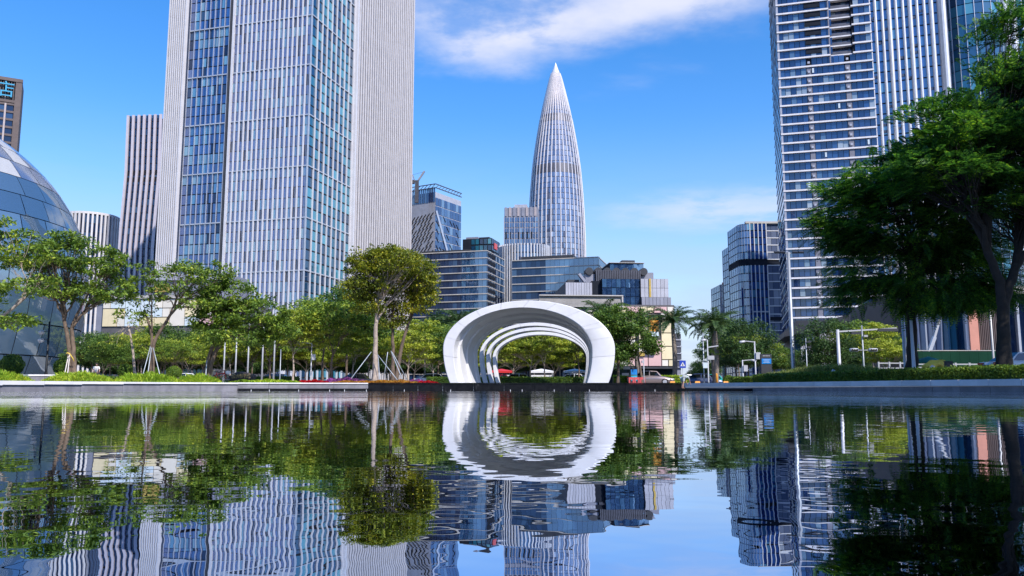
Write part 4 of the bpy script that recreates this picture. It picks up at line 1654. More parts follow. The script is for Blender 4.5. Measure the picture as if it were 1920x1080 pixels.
def tree(name, label, base, trunks, crown, nclust, leafmat_, bark, mode='leaf', group=None, clr=.9, per=45, L=.28, Wd=.12, flat=.5,
         limbs=6, r0=.16, bare=0.0, shell=.55, frond=None, wob=.12, upn=.9):
    """trunks: list of point lists (local); crown: list of (x,y,z,rx,ry,rz) local ellipsoids"""
    root = thing(name, label, 'tree', base, 0, group)
    crown = [tuple(c) for c in crown]
    vol = np.array([c[3] * c[4] * c[5] for c in crown]) ** .7
    pick = rng.choice(len(crown), nclust, p=vol / vol.sum())
    E = np.array(crown)[pick]
    o = rand_dirs(nclust) * (shell + (1 - shell) * rng.random(nclust)[:, None] ** .5)
    low = o[:, 2] < -.45
    o[low, 2] *= .5
    cc = E[:, :3] + o * E[:, 3:]
    tg = Geo()
    ends = []
    for tr in trunks:
        pts = np.array(tr, float)
        tt_ = np.linspace(0, 1, len(pts))
        ts = np.linspace(0, 1, len(pts) * 4)
        ps = np.stack([np.interp(ts, tt_, pts[:, k]) for k in range(3)], 1)
        for _ in range(2):
            ps[1:-1] = (ps[:-2] + 2 * ps[1:-1] + ps[2:]) / 4
        ps[1:-1] += rng.normal(size=(len(ps) - 2, 3)) * r0 * .10
        rr = r0 * (1 - .58 * ts) * (1 + .5 * np.exp(-ts * 14)) * np.clip((1 - ts) / .18, .3, 1)
        tg.tube(ps, rr, 9)
        ends.append((ps, rr))
    # limbs reach the foliage clusters in two steps
    K = limbs * len(trunks)
    cen = cc[rng.choice(nclust, min(K, nclust), replace=False)]
    for _ in range(5):
        lab = np.argmin(((cc[:, None] - cen[None]) ** 2).sum(2), 1)
        cen = np.array([cc[lab == i].mean(0) if (lab == i).any() else cen[i] for i in range(len(cen))])
    for i in range(len(cen)):
        mem = cc[lab == i]
        if len(mem) == 0:
            continue
        ps, rr = min(ends, key=lambda e: np.linalg.norm(e[0][-1] - cen[i]))
        j = rng.integers(int(len(ps) * .62), len(ps))
        a = ps[j]
        tgt = a + (cen[i] - a) * .72
        ln = np.linalg.norm(tgt - a)
        lp = curve(a, tgt, 9, (0, 0, ln * .28), wob * .5)
        lr = np.linspace(rr[j] * .72, rr[j] * .24, 9)
        tg.tube(lp, lr, 6)
        for mpt in mem:
            if rng.random() < .25:
                continue
            q_ = rng.integers(3, 9)
            bl = np.linalg.norm(mpt - lp[q_])
            bp_ = curve(lp[q_], mpt, 6, (0, 0, -bl * .15), wob * .5)
            tg.tube(bp_, np.linspace(lr[q_] * .55, .012, 6), 4, cap=False)
    link('trunk', tg.mesh('trunk', bark, True), root)
    lg = Geo()
    keep = cc[rng.random(nclust) >= bare]
    if mode == 'leaf':
        rad = clr * rng.uniform(.6, 1.3, len(keep))
        foliage(lg, keep, rad, per, L, Wd, flat, upn)
    else:
        fl, pairs, ll, lw = frond
        N = len(keep) * per
        C_ = np.repeat(keep, per, 0)
        out = C_ - np.repeat(E[:, :3][:len(keep)], per, 0) * 0 - np.array(trunks[0][-1])
        out[:, 2] *= .35
        out /= np.linalg.norm(out, axis=1)[:, None] + 1e-9
        dd = out * .9 + rand_dirs(N) * np.array((.9, .9, .35))
        fronds(lg, C_ + rand_dirs(N) * clr * np.array((1, 1, .4)), dd, fl, pairs, ll, lw)
    link('crown', lg.mesh('crown', leafmat_), root)
    return root


def px_crown(base, D, ells):
    """ellipsoids given as seen (px, py, rx, ry) at distance D -> local"""
    out = []
    for e in ells:
        px, py, rx, ry = e[:4]
        dy = e[4] if len(e) > 4 else 0.0
        p = at(px, py, D + dy)
        s = (D + dy) / F
        out.append((p.x - base[0], p.y - base[1], p.z - base[2], rx * s, max(rx, ry) * s * .9, ry * s))
    return out


def px_pts(base, D, pts):
    r = []
    for p_ in pts:
        p = at(p_[0], p_[1], D + (p_[2] if len(p_) > 2 else 0))
        r.append((p.x - base[0], p.y - base[1], p.z - base[2]))
    return r


def px_tree(name, label, px, D, z, trunks, ells, **kw):
    base = (gx(px, D), D, z)
    tr = [[(gx(t[0][0], D) - base[0], 0, -.05)] + px_pts(base, D, t[1:]) for t in trunks]
    return tree(name, label, base, tr, px_crown(base, D, ells), **kw)


# ---- leafy plaza trees on the left
px_tree('plaza_tree', 'pale-branched open tree at the plaza edge against the glass dome', -55, 54, .745,
        [[(-55, 715), (-40, 640), (-20, 600)], [(-52, 715), (-20, 610), (35, 570), (70, 535)]],
        [(15, 430, 45, 30), (40, 480, 55, 30), (-20, 480, 60, 45), (70, 540, 50, 25), (10, 600, 55, 22), (-60, 540, 70, 60)],
        nclust=120, leafmat_='leaf_open', bark='bark_pale', per=46, L=.34, Wd=.15, clr=.70, limbs=5, r0=.15, flat=.5)
px_tree('plaza_tree', 'twin-trunked open-crowned tree on the plaza with a yellow tie', 135, 58, .745,
        [[(139, 715), (137, 650), (134, 610), (160, 560)], [(131, 715), (131, 650), (118, 590), (118, 545)]],
        [(130, 480, 75, 35), (75, 490, 45, 30), (185, 500, 55, 35), (215, 545, 40, 22), (100, 540, 60, 25), (165, 555, 50, 22), (125, 452, 45, 18)],
        nclust=280, leafmat_='leaf_open', bark='bark', per=34, L=.32, Wd=.14, clr=.62, limbs=7, r0=.19, flat=.55)
px_tree('plaza_tree', 'sparse spreading tree propped by pale stakes beside clipped shrubs', 281, 60, .745,
        [[(281, 715), (284, 660), (286, 630), (270, 575)], [(284, 680), (287, 640), (320, 590), (345, 560)]],
        [(285, 545, 55, 35), (340, 530, 65, 40), (395, 520, 50, 32), (250, 580, 35, 35), (380, 570, 50, 30), (310, 505, 55, 20)],
        nclust=180, leafmat_='leaf_open', bark='bark', per=26, L=.30, Wd=.13, clr=.58, limbs=7, r0=.16, flat=.5)
px_tree('plaza_tree', 'leaning dark-trunked tree with layered foliage beside the parked bicycles', 382, 61, .745,
        [[(382, 718), (392, 670), (406, 620), (420, 590)], [(386, 700), (402, 660), (425, 632), (470, 625)]],
        [(430, 560, 65, 35), (480, 590, 65, 35), (400, 600, 45, 35), (520, 620, 40, 22), (450, 635, 70, 22), (400, 530, 35, 20)],
        nclust=340, leafmat_='leaf_open', bark='bark', per=42, L=.29, Wd=.13, clr=.65, limbs=8, r0=.19, flat=.55)
px_tree('bare_tree', 'slim pale tree with few leaves between two staked plaza trees', 250, 66, .745,
        [[(253, 718), (251, 670), (245, 630), (238, 600)]],
        [(245, 600, 30, 25), (225, 640, 30, 18), (268, 615, 22, 22)],
        nclust=26, leafmat_='leaf_lime', bark='bark_pale', per=16, L=.26, Wd=.12, clr=.5, limbs=5, r0=.12)
# ---- big autumn tree in the flower bed
px_tree('broadleaf_tree', 'tall golden-green broadleaf tree with pale trunk in the flower bed', 704, 74, .70,
        [[(704, 720), (703, 660), (706, 600), (708, 560)]],
        [(695, 525, 52, 42), (735, 500, 62, 32), (690, 490, 38, 26), (725, 478, 40, 16), (672, 545, 28, 34), (690, 575, 30, 26)],
        nclust=310, leafmat_='leaf_autumn', bark='bark_pale', per=52, L=.27, Wd=.14, clr=.75, limbs=7, r0=.28, flat=.6)
px_tree('broadleaf_tree', 'dark multi-stemmed broadleaf tree with golden leaves beside the pale-trunked one', 742, 76, .70,
        [[(737, 720), (737, 660), (736, 610), (740, 570)], [(741, 716), (752, 650), (768, 600), (778, 560)]],
        [(765, 510, 52, 38), (790, 535, 38, 24), (735, 545, 40, 26), (750, 490, 40, 20), (775, 575, 26, 28), (735, 595, 30, 34), (795, 560, 26, 22)],
        nclust=300, leafmat_='leaf_autumn', bark='bark', per=48, L=.27, Wd=.14, clr=.75, limbs=7, r0=.20, flat=.6)
px_tree('broadleaf_tree', 'rounded dense green tree standing beside the right foot of the arch', 1163, 80, .70,
        [[(1158, 716), (1160, 680), (1164, 640)], [(1205, 716), (1200, 690), (1195, 660)]],
        [(1165, 605, 50, 32), (1190, 640, 40, 32), (1140, 615, 30, 30), (1160, 665, 35, 18), (1215, 650, 18, 20)],
        nclust=250, leafmat_='leaf_mid', bark='bark', per=70, L=.26, Wd=.14, clr=.75, limbs=6, r0=.16, flat=.7)

# ---- street trees: five kinds, copied along the road
KIND = {}
def street(kind, leafm, bark, hgt, ells, nclust, per, label, flat=.45, r0=.13, L=.30):
    rt = tree('street_tree', label, (0, 0, 0), [[(0, 0, -.05), (.1, 0, hgt * .22), (-.05, .1, hgt * .42)]],
              [tuple(hgt * v for v in e) for e in ells], nclust, leafm, bark, per=per, L=L, Wd=L * .48, clr=.85 * hgt / 9, flat=flat, limbs=6, r0=r0)
    KIND[kind] = [rt, 0]
street('lime', 'leaf_lime', 'bark_pale', 8.0, [(0, 0, .70, .42, .40, .18), (.22, 0, .56, .30, .30, .12), (-.25, .1, .58, .28, .30, .12), (0, -.1, .85, .25, .25, .10)], 170, 52,
       'layered yellow-green street tree in the belt along the road', .35)
street('lime2', 'leaf_lime', 'bark_pale', 7.0, [(-.1, 0, .72, .36, .36, .20), (.2, -.1, .62, .34, .3, .12), (-.3, 0, .52, .22, .25, .10)], 150, 50,
       'bushy yellow-green street tree with forked pale trunk along the road', .4)
street('mid', 'leaf_mid', 'bark', 9.0, [(0, 0, .66, .34, .34, .26), (.18, 0, .52, .26, .26, .16), (-.2, 0, .5, .24, .26, .16)], 190, 60,
       'dense mid-green street tree in the belt along the road', .6)
street('deep', 'leaf_deep', 'bark', 9.5, [(0, 0, .62, .40, .38, .28), (.1, 0, .40, .36, .32, .16), (-.2, 0, .38, .3, .3, .16)], 230, 60,
       'dark green bushy tree in the belt behind the road', .7)
street('openmid', 'leaf_open', 'bark', 9.0, [(0, 0, .74, .34, .34, .16), (.25, 0, .62, .24, .26, .12), (-.22, .1, .60, .24, .26, .12)], 150, 48,
       'open-crowned olive green street tree in the belt along the road', .4)
random.seed(5)
belt = []
# front row (px, D, scale, kind)
for px, D, s, kd in [(170, 92, .78, 'mid'), (205, 84, .66, 'mid'), (262, 92, .80, 'lime'), (300, 100, .95, 'mid'), (318, 82, .62, 'openmid'), (352, 90, .74, 'lime2'),
                     (395, 100, .88, 'openmid'), (430, 94, .86, 'lime'), (470, 104, 1.0, 'openmid'), (505, 78, .82, 'openmid'), (548, 78, .90, 'lime'), (590, 96, 1.0, 'openmid'),
                     (622, 80, 1.12, 'openmid'), (605, 92, 1.28, 'openmid'), (650, 92, 1.30, 'mid'), (660, 84, .82, 'lime'), (690, 96, .92, 'lime2'), (725, 100, .95, 'lime'), (765, 84, .86, 'lime2'), (795, 92, .92, 'lime'), (822, 96, .95, 'openmid'), (842, 88, .80, 'mid'),
                     (930, 86, .80, 'lime'), (962, 92, .84, 'lime2'), (995, 86, .82, 'lime2'), (1022, 84, .84, 'lime'), (1050, 92, .84, 'lime2'), (1085, 88, .80, 'openmid'), (1110, 96, .9, 'lime'), (1130, 100, .9, 'mid')]:
    belt.append((px, D, s, kd))
# back row of dark trees
for i in range(34):
    px = 165 + i * 29.5 + random.uniform(-9, 9)
    if px > 1135:
        continue
    belt.append((px, random.uniform(112, 126), random.uniform(.72, .95) * (1.0 if px > 420 else .95), random.choice(('deep', 'deep', 'mid'))))
for i in range(17):
    belt.append((185 + i * 39 + random.uniform(-8, 8), random.uniform(110.2, 111.5), random.uniform(.82, 1.08), random.choice(('lime', 'openmid', 'lime2'))))
for i in range(6):
    belt.append((925 + i * 38, 110.5, random.uniform(.8, .95), random.choice(('lime', 'lime2'))))
for px, D, s, kd in [(1310, 128, .45, 'deep'), (1330, 120, .62, 'deep'), (1362, 112, 1.0, 'mid'), (1382, 108, .95, 'deep'), (1398, 104, .85, 'mid'), (1405, 76, .70, 'deep'),
                     (1425, 96, .82, 'lime'), (1455, 100, .66, 'lime2'), (1470, 92, .55, 'mid'), (1555, 70, .66, 'deep'), (1640, 74, .72, 'lime'), (1612, 90, .95, 'openmid'), (1650, 100, 1.02, 'lime'), (1665, 64, .55, 'lime2'),
                     (1510, 84, .42, 'deep'), (1386, 84, .62, 'openmid'), (1600, 80, .5, 'deep'), (1688, 84, .6, 'mid')]:
    belt.append((px, D, s, kd))
RSPOT = {1310: 'low behind the blue pedestrian sign', 1330: 'behind the white signal poles', 1362: 'right behind the twin palms', 1382: 'between palms and the street lamp', 1398: 'left of the street lamp', 1405: 'close beside the white street lamp',
         1425: 'behind the street lamp and totem sign', 1455: 'right of the totem sign', 1470: 'left of the high-mast pole', 1555: 'in front of the white gallery panel', 1640: 'right of the traffic signals', 1612: 'behind the traffic signals', 1650: 'under the gantry arm end', 1665: 'before the white railing',
         1510: 'low beside the camera pole', 1386: 'small before the palms and lamp', 1600: 'low between gantry post and signals', 1688: 'left of the straight dark trunk'}
KLAB = {'lime': 'layered yellow-green street tree', 'lime2': 'bushy yellow-green street tree', 'mid': 'dense mid-green street tree', 'openmid': 'open-crowned olive street tree', 'deep': 'dark bushy street tree'}
SPOT = {170: 'beside the dome edge', 205: 'behind the person in white', 262: 'behind the slim pale tree', 300: 'behind the pastel mall corner', 318: 'behind the small round shrubs', 352: 'behind the parked white car',
        395: 'behind the leaning tree', 430: 'above the inscribed boulder', 470: 'behind the middle flagpoles', 505: 'between the last two flagpoles', 548: 'left of the white street lamp', 590: 'directly behind the white street lamp', 605: 'rising tall beside the white street lamp',
        622: 'right of the white street lamp', 650: 'rising tall behind the purple flowers', 660: 'behind the purple flowers', 690: 'behind the pale golden-tree trunk', 725: 'between the two golden trees', 765: 'behind the leaning stakes', 795: 'left of the white car by the arch', 822: 'behind the white car by the arch', 842: 'touching the left rim of the arch',
        930: 'inside the arch by its left ribs', 962: 'inside the arch by the red canopy', 995: 'inside the arch before the silver car', 1022: 'in the middle of the arch opening', 1050: 'inside the arch left of the white tent', 1085: 'inside the arch before the white tent', 1110: 'behind the right foot of the arch', 1130: 'right behind the arch shoulder'}
for px, D, s, kd in belt:
    src, used_ = KIND[kd]
    o = src if not used_ else copy_tree(src)
    KIND[kd][1] = 1
    o.location = (gx(px, D), D, GZ + .1)
    o.rotation_euler = (0, 0, random.uniform(0, 2 * PI))
    o.scale = (s, s, s * random.uniform(.93, 1.07))
    o['group'] = 'street trees along the road'
    if D < 110 and px < 1300:
        o['label'] = KLAB[kd] + ' ' + SPOT[min(SPOT, key=lambda k_: abs(k_ - px))]
        SPOT.pop(min(SPOT, key=lambda k_: abs(k_ - px)))
    elif px < 1300:
        o['label'] = KLAB[kd] + ' in the far row ' + ('behind the plaza trees' if px < 420 else 'behind the flagpoles' if px < 580 else 'behind the golden broadleaf trees' if px < 830 else 'behind the arch')
    if px > 1300:
        o['label'] = KLAB[kd].replace('street tree', 'tree') + ' ' + RSPOT.pop(min(RSPOT, key=lambda k_: abs(k_ - px)))
        o['group'] = 'trees beyond the hedge'

# ---- royal palms
def palm(height, seed):
    r_ = np.random.default_rng(seed)
    global rng
    keep, rng = rng, r_
    rt = thing('royal_palm', 'royal palm', 'palm tree')
    q = Geo()
    zl = np.linspace(-.05, height * .80, 12)
    rr = .19 + .07 * np.sin(np.linspace(.2, PI, 12)) + .05 * np.exp(-np.linspace(0, 8, 12))
    q.tube([(.10 * math.sin(z * .5), .05 * math.cos(z * .7), z) for z in zl], rr, 10)
    link('trunk', q.mesh('palm_trunk', 'palm_bark', True), rt)
    top = np.array((.10 * math.sin(height * .4), .05 * math.cos(height * .56), height * .80))
    q = Geo()
    q.tube([top, top + (0, 0, height * .06), top + (0, 0, height * .12)], [.20, .17, .09], 9)
    link('crown_shaft', q.mesh('crown_shaft', 'palm_shaft', True), rt)
    q = Geo()
    nfr = 26
    for i in range(nfr):
        az_ = i * 2.399 + r_.uniform(-.2, .2)
        el = 1.25 - 1.35 * (i / nfr) + r_.uniform(-.12, .12)
        Lf = r_.uniform(3.1, 4.0)
        n = 26
        t = np.linspace(0, 1, n)
        ang = el - 1.55 * t ** 1.4
        h = np.cumsum(np.cos(ang)) * Lf / n
        v = np.cumsum(np.sin(ang)) * Lf / n
        o = top + (0, 0, height * .10)
        P_ = np.stack([o[0] + h * math.cos(az_), o[1] + h * math.sin(az_), o[2] + v], 1)
        q.tube(P_, np.linspace(.035, .006, n), 4, cap=False)
        tg_ = np.gradient(P_, axis=0)
        tg_ /= np.linalg.norm(tg_, axis=1)[:, None]
        sd = np.array((-math.sin(az_), math.cos(az_), 0))
        for sg in (-1, 1):
            for lift in (.25, -.45):
                ld = sg * sd[None, :] * .85 + tg_ * .55 + np.array((0, 0, lift - .15)) + r_.normal(size=P_.shape) * .10
                le = .62 * np.sin(PI * (t * .8 + .17)) * r_.uniform(.8, 1.15, n)
                ln = ld / np.linalg.norm(ld, axis=1)[:, None]
                leaves(q, P_ + ln * le[:, None] * .5, ld, np.cross(ld, tg_) + r_.normal(size=P_.shape) * .2, le, .10)
    link('fronds', q.mesh('fronds', 'leaf_palm'), rt)
    rng = keep
    return rt


pa, pb = palm(9.0, 1), palm(8.6, 2)
used_ = {0: 0, 1: 0}
PALM = [(1265, 88, 572, 'royal palm before the end of the pastel mall facade'),
        (1345, 84, 572, 'royal palm with twin pale trunks beside the white signal poles'),
        (1341, 87, 585, 'slim royal palm close behind the larger palm by the signal poles'),
        (1197, 100, 571, 'royal palm behind the rounded tree against the mall'),
        (1132, 112, 560, 'royal palm behind the arch right shoulder below the mall boxes'),
        (860, 118, 571, 'royal palm behind the arch left shoulder near the glass block'),
        (824, 122, 584, 'royal palm left of the arch in front of the glass block'),
        (800, 126, 590, 'royal palm behind the golden broadleaf trees by the glass block'),
        (620, 118, 568, 'royal palm rising behind the street tree belt near finned tower')]
for i, (px, D, py, lab) in enumerate(PALM):
    src = (pa, pb)[i % 2]
    o = src if not used_[i % 2] else copy_tree(src)
    used_[i % 2] = 1
    s = (zz(py, D) - GZ) / 10.3
    o.location = (gx(px, D), D, GZ + .08)
    o.rotation_euler = (0, 0, i * 1.3)
    o.scale = (s * 1.15, s * 1.15, s)
    tag(o, lab, 'palm tree', 'royal palms along the road')

# ---- big feathery trees on the right
px_tree('feathery_tree', 'dark feathery-leaved tree with forked trunk, by the green hoarding end', 1880, 40, .66,
        [[(1880, 700), (1882, 620), (1880, 560), (1868, 510), (1838, 440), (1815, 390)], [(1882, 640), (1884, 560), (1905, 500), (1940, 450)]],
        [(1830, 265, 95, 45), (1890, 150, 60, 60), (1800, 330, 120, 50), (1900, 260, 90, 70), (1900, 370, 110, 60), (1960, 180, 130, 120, 2), (1770, 215, 70, 24), (1870, 70, 50, 36), (1915, 50, 60, 45), (1800, 265, 95, 35), (1985, 330, 120, 120, 2)],
        nclust=980, leafmat_='leaf_dark', bark='bark_dark', mode='frond', per=10, clr=.75, frond=(.85, 10, .21, .065), limbs=10, r0=.33, shell=.25)
px_tree('feathery_tree', 'dark feathery-leaved tree with straight trunk behind the yellow cover', 1708, 45, .66,
        [[(1708, 700), (1710, 620), (1706, 560), (1715, 520), (1725, 450)]],
        [(1640, 365, 85, 45), (1600, 440, 55, 45), (1700, 440, 120, 65), (1790, 470, 90, 60), (1640, 520, 75, 45), (1770, 550, 90, 40), (1590, 560, 28, 30), (1720, 330, 60, 40), (1850, 540, 60, 45), (1765, 335, 80, 45), (1690, 305, 45, 22), (1560, 420, 30, 25)],
        nclust=980, leafmat_='leaf_dark', bark='bark_dark', mode='frond', per=10, clr=.8, frond=(.90, 10, .22, .068), limbs=11, r0=.30, shell=.25)
px_tree('feathery_tree', 'feathery tree added out of view to shade the forked one', 2230, 36, .66,  # unseen extra tree, added to keep the feathery crowns in shade
        [[(2230, 700), (2225, 600), (2210, 500)]],
        [(2230, 200, 220, 190), (2120, 120, 140, 110), (2320, 260, 200, 160)],
        nclust=300, leafmat_='leaf_dark', bark='bark_dark', mode='frond', per=7, clr=.8, frond=(1.2, 8, .32, .11), limbs=8, r0=.40, shell=.3)

# ---- clipped balls, fern mounds, hedges, grass
def ball(name, label, px, D, py, r, mat, group):
    p = at(px, py, D)
    rt = thing(name, label, 'shrub', (p.x, p.y, GZ + .14), 0, group)
    g_ = Geo()
    n = 2600
    d = rand_dirs(n)
    bump_ = 1 + .05 * np.sin(d[:, 0] * 9 + px) * np.sin(d[:, 1] * 7) + rng.normal(size=n) * .03
    c = d * (r * bump_)[:, None] + np.array((0, 0, p.z - GZ - .14))
    leaves(g_, c, rand_dirs(n), d + rand_dirs(n) * .6, .14 * rng.uniform(.7, 1.3, n), .08)
    link('foliage', g_.mesh('foliage', mat), rt)
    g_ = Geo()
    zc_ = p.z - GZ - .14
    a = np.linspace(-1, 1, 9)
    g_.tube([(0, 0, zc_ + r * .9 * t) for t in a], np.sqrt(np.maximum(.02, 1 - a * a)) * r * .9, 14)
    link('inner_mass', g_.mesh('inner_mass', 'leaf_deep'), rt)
    return rt


for px, D, py, rp, lab in [(22, 64, 685, 20, 'clipped round shrub before the glass dome left of the lamp post'), (119, 66, 688, 16, 'clipped round shrub behind the twin-trunked tree by the dome'),
                           (236, 68, 697, 14, 'clipped round shrub behind the slim pale tree'), (288, 70, 700, 11, 'small clipped round shrub behind the staked tree'),
                           (326, 72, 700, 13, 'clipped round shrub right of the stakes'), (1366, 82, 714, 10, 'clipped round shrub at the car park edge by the teal car')]:
    ball('clipped_shrub', lab, px, D, py, rp * D / F, 'leaf_hedge', 'clipped round shrubs')


def mound(name, label, pxa, pxb, D, h, mat, cat='shrub', blade=.30, n=2600, dep=1.5, group=None, z0=.745, spike=True):
    xa_, xb_ = gx(pxa, D), gx(pxb, D)
    rt = thing(name, label, cat, ((xa_ + xb_) / 2, D, z0), 0, group)
    hw = (xb_ - xa_) / 2
    u = rng.uniform(-1, 1, n)
    v = rng.uniform(-1, 1, n)
    prof = np.clip(1 - np.abs(u) ** 4, 0, 1) * np.clip(1 - np.abs(v) ** 3, 0, 1)
    wav = .8 + .2 * np.sin(u * 13) * np.sin(u * 5 + 1)
    z = h * prof * wav * (rng.random(n) ** .35)
    p = np.stack([u * hw, v * dep, z], 1)
    d = np.stack([u * .5 + rng.normal(size=n) * .6, v * .4 - .3 + rng.normal(size=n) * .5, np.full(n, .8 if spike else .1)], 1)
    g_ = Geo()
    leaves(g_, p, d, rand_dirs(n) + np.array((0, -.4, .6)), blade * rng.uniform(.6, 1.3, n), blade * (.22 if spike else .55))
    link('foliage', g_.mesh('foliage', mat), rt)
    return rt


mound('fern_clump', 'bright green ferny clump at the left end of the plaza edge', -70, 46, 52, .85, 'leaf_fern', group='ferny clumps on the plaza edge')
mound('fern_clump', 'bright green ferny clump below the twin-trunked tree', 92, 202, 55, .82, 'leaf_fern', group='ferny clumps on the plaza edge')
mound('fern_clump', 'bright green ferny clump below the staked tree', 218, 330, 57, .80, 'leaf_fern', group='ferny clumps on the plaza edge')
mound('fern_clump', 'bright green ferny clump below the leaning dark-trunked tree', 336, 405, 59, .75, 'leaf_fern', n=1600, group='ferny clumps on the plaza edge')
mound('low_hedge', 'low bright green planting in front of the inscribed boulder', 428, 565, 62.5, .36, 'leaf_fern', n=3800, blade=.2, spike=False)
mound('low_hedge', 'leafy low planting against the foot of the glass dome', 40, 118, 66, .75, 'leaf_open', n=1800, blade=.28, spike=False)
mound('purple_shrub', 'low dark purple-leaved planting between ferny clumps', 318, 345, 62, .45, 'flower_purple', n=900, blade=.2, spike=False)
for pa_, pb_, D, mt, n, h in [(555, 618, 64, 'flower_red', 2600, .34), (602, 690, 67, 'flower_purple', 3000, .58), (610, 800, 63.8, 'flower_orange', 6500, .30), (690, 800, 68, 'flower_orange', 3000, .40), (765, 800, 66, 'flower_purple', 1300, .42), (780, 822, 63.9, 'flower_red', 1200, .26)]:
    o = mound('flower_bed', 'flowers', pa_, pb_, D, h, mt, 'flowers', .15, n, 1.3, None, .74, False)
    del o['category'], o['label']
    o['kind'] = 'stuff'
    for ch in o.children:
        ch['kind'] = 'stuff'


def hedge(name, label, pts, h, dep, mat, n, blade=.13, z0=.66, cat='hedge', topn=.5):
    """clipped hedge along a ground polyline"""
    rt = thing(name, label, cat, (pts[0].x, pts[0].y, z0), 0)
    o0 = pts[0]
    g_ = Geo()
    L_ = [(b - a).length for a, b in zip(pts[:-1], pts[1:])]
    tot = sum(L_)
    core = Geo()
    for a, b, l in zip(pts[:-1], pts[1:], L_):
        k = int(n * l / tot)
        t = rng.random(k)
        u_ = (b - a) / l
        nn = Vector((u_.y, -u_.x))
        face = rng.random(k) < (1 - topn)
        off = np.where(face, -dep / 2 + rng.normal(size=k) * .05, rng.uniform(-dep / 2, dep / 2, k))
        z = np.where(face, h * rng.random(k), h + rng.normal(size=k) * .045)
        px_ = (a.x - o0.x) + u_.x * l * t - nn.x * off
        py_ = (a.y - o0.y) + u_.y * l * t - nn.y * off
        P_ = np.stack([px_, py_, z], 1)
        leaves(g_, P_, rand_dirs(k), rand_dirs(k) + np.array((nn.x * .5, nn.y * .5, .6)), blade * rng.uniform(.6, 1.4, k), blade * .6)
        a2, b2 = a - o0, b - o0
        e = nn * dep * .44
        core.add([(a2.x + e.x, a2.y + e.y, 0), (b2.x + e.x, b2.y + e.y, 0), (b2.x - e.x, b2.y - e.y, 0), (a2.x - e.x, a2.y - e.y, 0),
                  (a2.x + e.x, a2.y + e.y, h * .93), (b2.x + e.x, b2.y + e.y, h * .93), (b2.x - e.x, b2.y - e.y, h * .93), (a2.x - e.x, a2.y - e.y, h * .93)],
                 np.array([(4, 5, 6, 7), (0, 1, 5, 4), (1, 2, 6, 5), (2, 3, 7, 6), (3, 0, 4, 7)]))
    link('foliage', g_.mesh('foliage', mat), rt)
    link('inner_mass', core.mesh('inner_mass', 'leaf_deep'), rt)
    return rt


def offs(pts, dx, dy):
    return [Vector((p.x + dx, p.y + dy)) for p in pts]


RH = [W(1432, 58.2), W(1500, 53.2), W(1600, 47.7), W(1750, 41), W(1920, 36), W(2200, 31)]
hedge('clipped_hedge', 'long low dark clipped hedge along the right pool edge', RH, .62, 1.6, 'leaf_hedge', 26000, .12, .68)
hedge('clipped_hedge', 'bright clipped hedge behind the parked cars by the mall', [W(1150, 84), W(1290, 84)], .95, 1.0, 'leaf_fern', 5000, .14, .70)
hedge('clipped_hedge', 'dark clipped hedge behind the arch along the road', [W(800, 80), W(1140, 80)], .75, 1.0, 'leaf_hedge', 6000, .14, .70)
hedge('clipped_hedge', 'dark low hedge beyond the pool corner near the teal car', [W(1375, 70), W(1445, 68)], .60, 1.2, 'leaf_hedge', 2500, .14, .70)
hedge('clipped_hedge', 'leafy hedge at the pavement edge behind the plaza shrubs', [W(150, 80), W(560, 81)], .8, 1.0, 'leaf_mid', 5000, .2, .70)
# loose ornamental grass band above the clipped hedge
g_ = Geo()
n = 26000
t = rng.random(n)
GP = [W(1445, 62), W(1600, 53), W(1800, 43.5), W(2100, 37)]
seg = np.minimum((t * 3).astype(int), 2)
tt_ = t * 3 - seg
A_ = np.array([(p.x, p.y) for p in GP])
pp = A_[seg] + (A_[seg + 1] - A_[seg]) * tt_[:, None] + rng.normal(size=(n, 2)) * np.array((.3, 1.1))
hgt = .50 + .62 * np.exp(-((t - .24) / .17) ** 2) + .22 * (1 - t)
z = .66 + hgt * (.45 + rng.random(n) ** .8 * .5)
d = np.stack([rng.normal(size=n) * .45 - .15, rng.normal(size=n) * .4, np.full(n, .8)], 1)
leaves(g_, np.stack([pp[:, 0], pp[:, 1], z], 1), d, rand_dirs(n) + np.array((0, -.5, .2)), .42 * rng.uniform(.6, 1.4, n), .035)
link('ornamental_grass', g_.mesh('ornamental_grass', 'leaf_grass'), kind='stuff')
q = Geo()
for a, b in zip(GP[:-1], GP[1:]):
    q.add([(a.x, a.y - 1.6, .64), (b.x, b.y - 1.6, .64), (b.x + 3, b.y + 4, .95), (a.x + 3, a.y + 4, .95)], np.array([(0, 1, 2, 3)]))
tag(link('lawn_bank', q.mesh('lawn_bank', 'lawn')), kind='structure')

# ================================================================== street objects
def lathe(profile, sides=16):
    q = Geo()
    q.tube([(0, 0, z) for z, r in profile], [max(r, .002) for z, r in profile], sides)
    return q


# ---- stakes propping the trees (each a loose pole)
def stake(pxa, pya, pxb, pyb, D, dy, mat, lab):
    b = at(pxb, pyb, D)
    a = Vector((gx(pxa, D + dy), D + dy, .745))
    q = Geo()
    v = Vector((b.x - a.x, b.y - a.y, b.z - a.z))
    q.tube([(0, 0, 0), tuple(v * .5), tuple(v)], .035, 7)
    o = link('tree_stake', q.mesh('tree_stake', mat, True))
    o.location = a
    tag(o, lab, 'stake', 'stakes propping the planted trees')
    return o


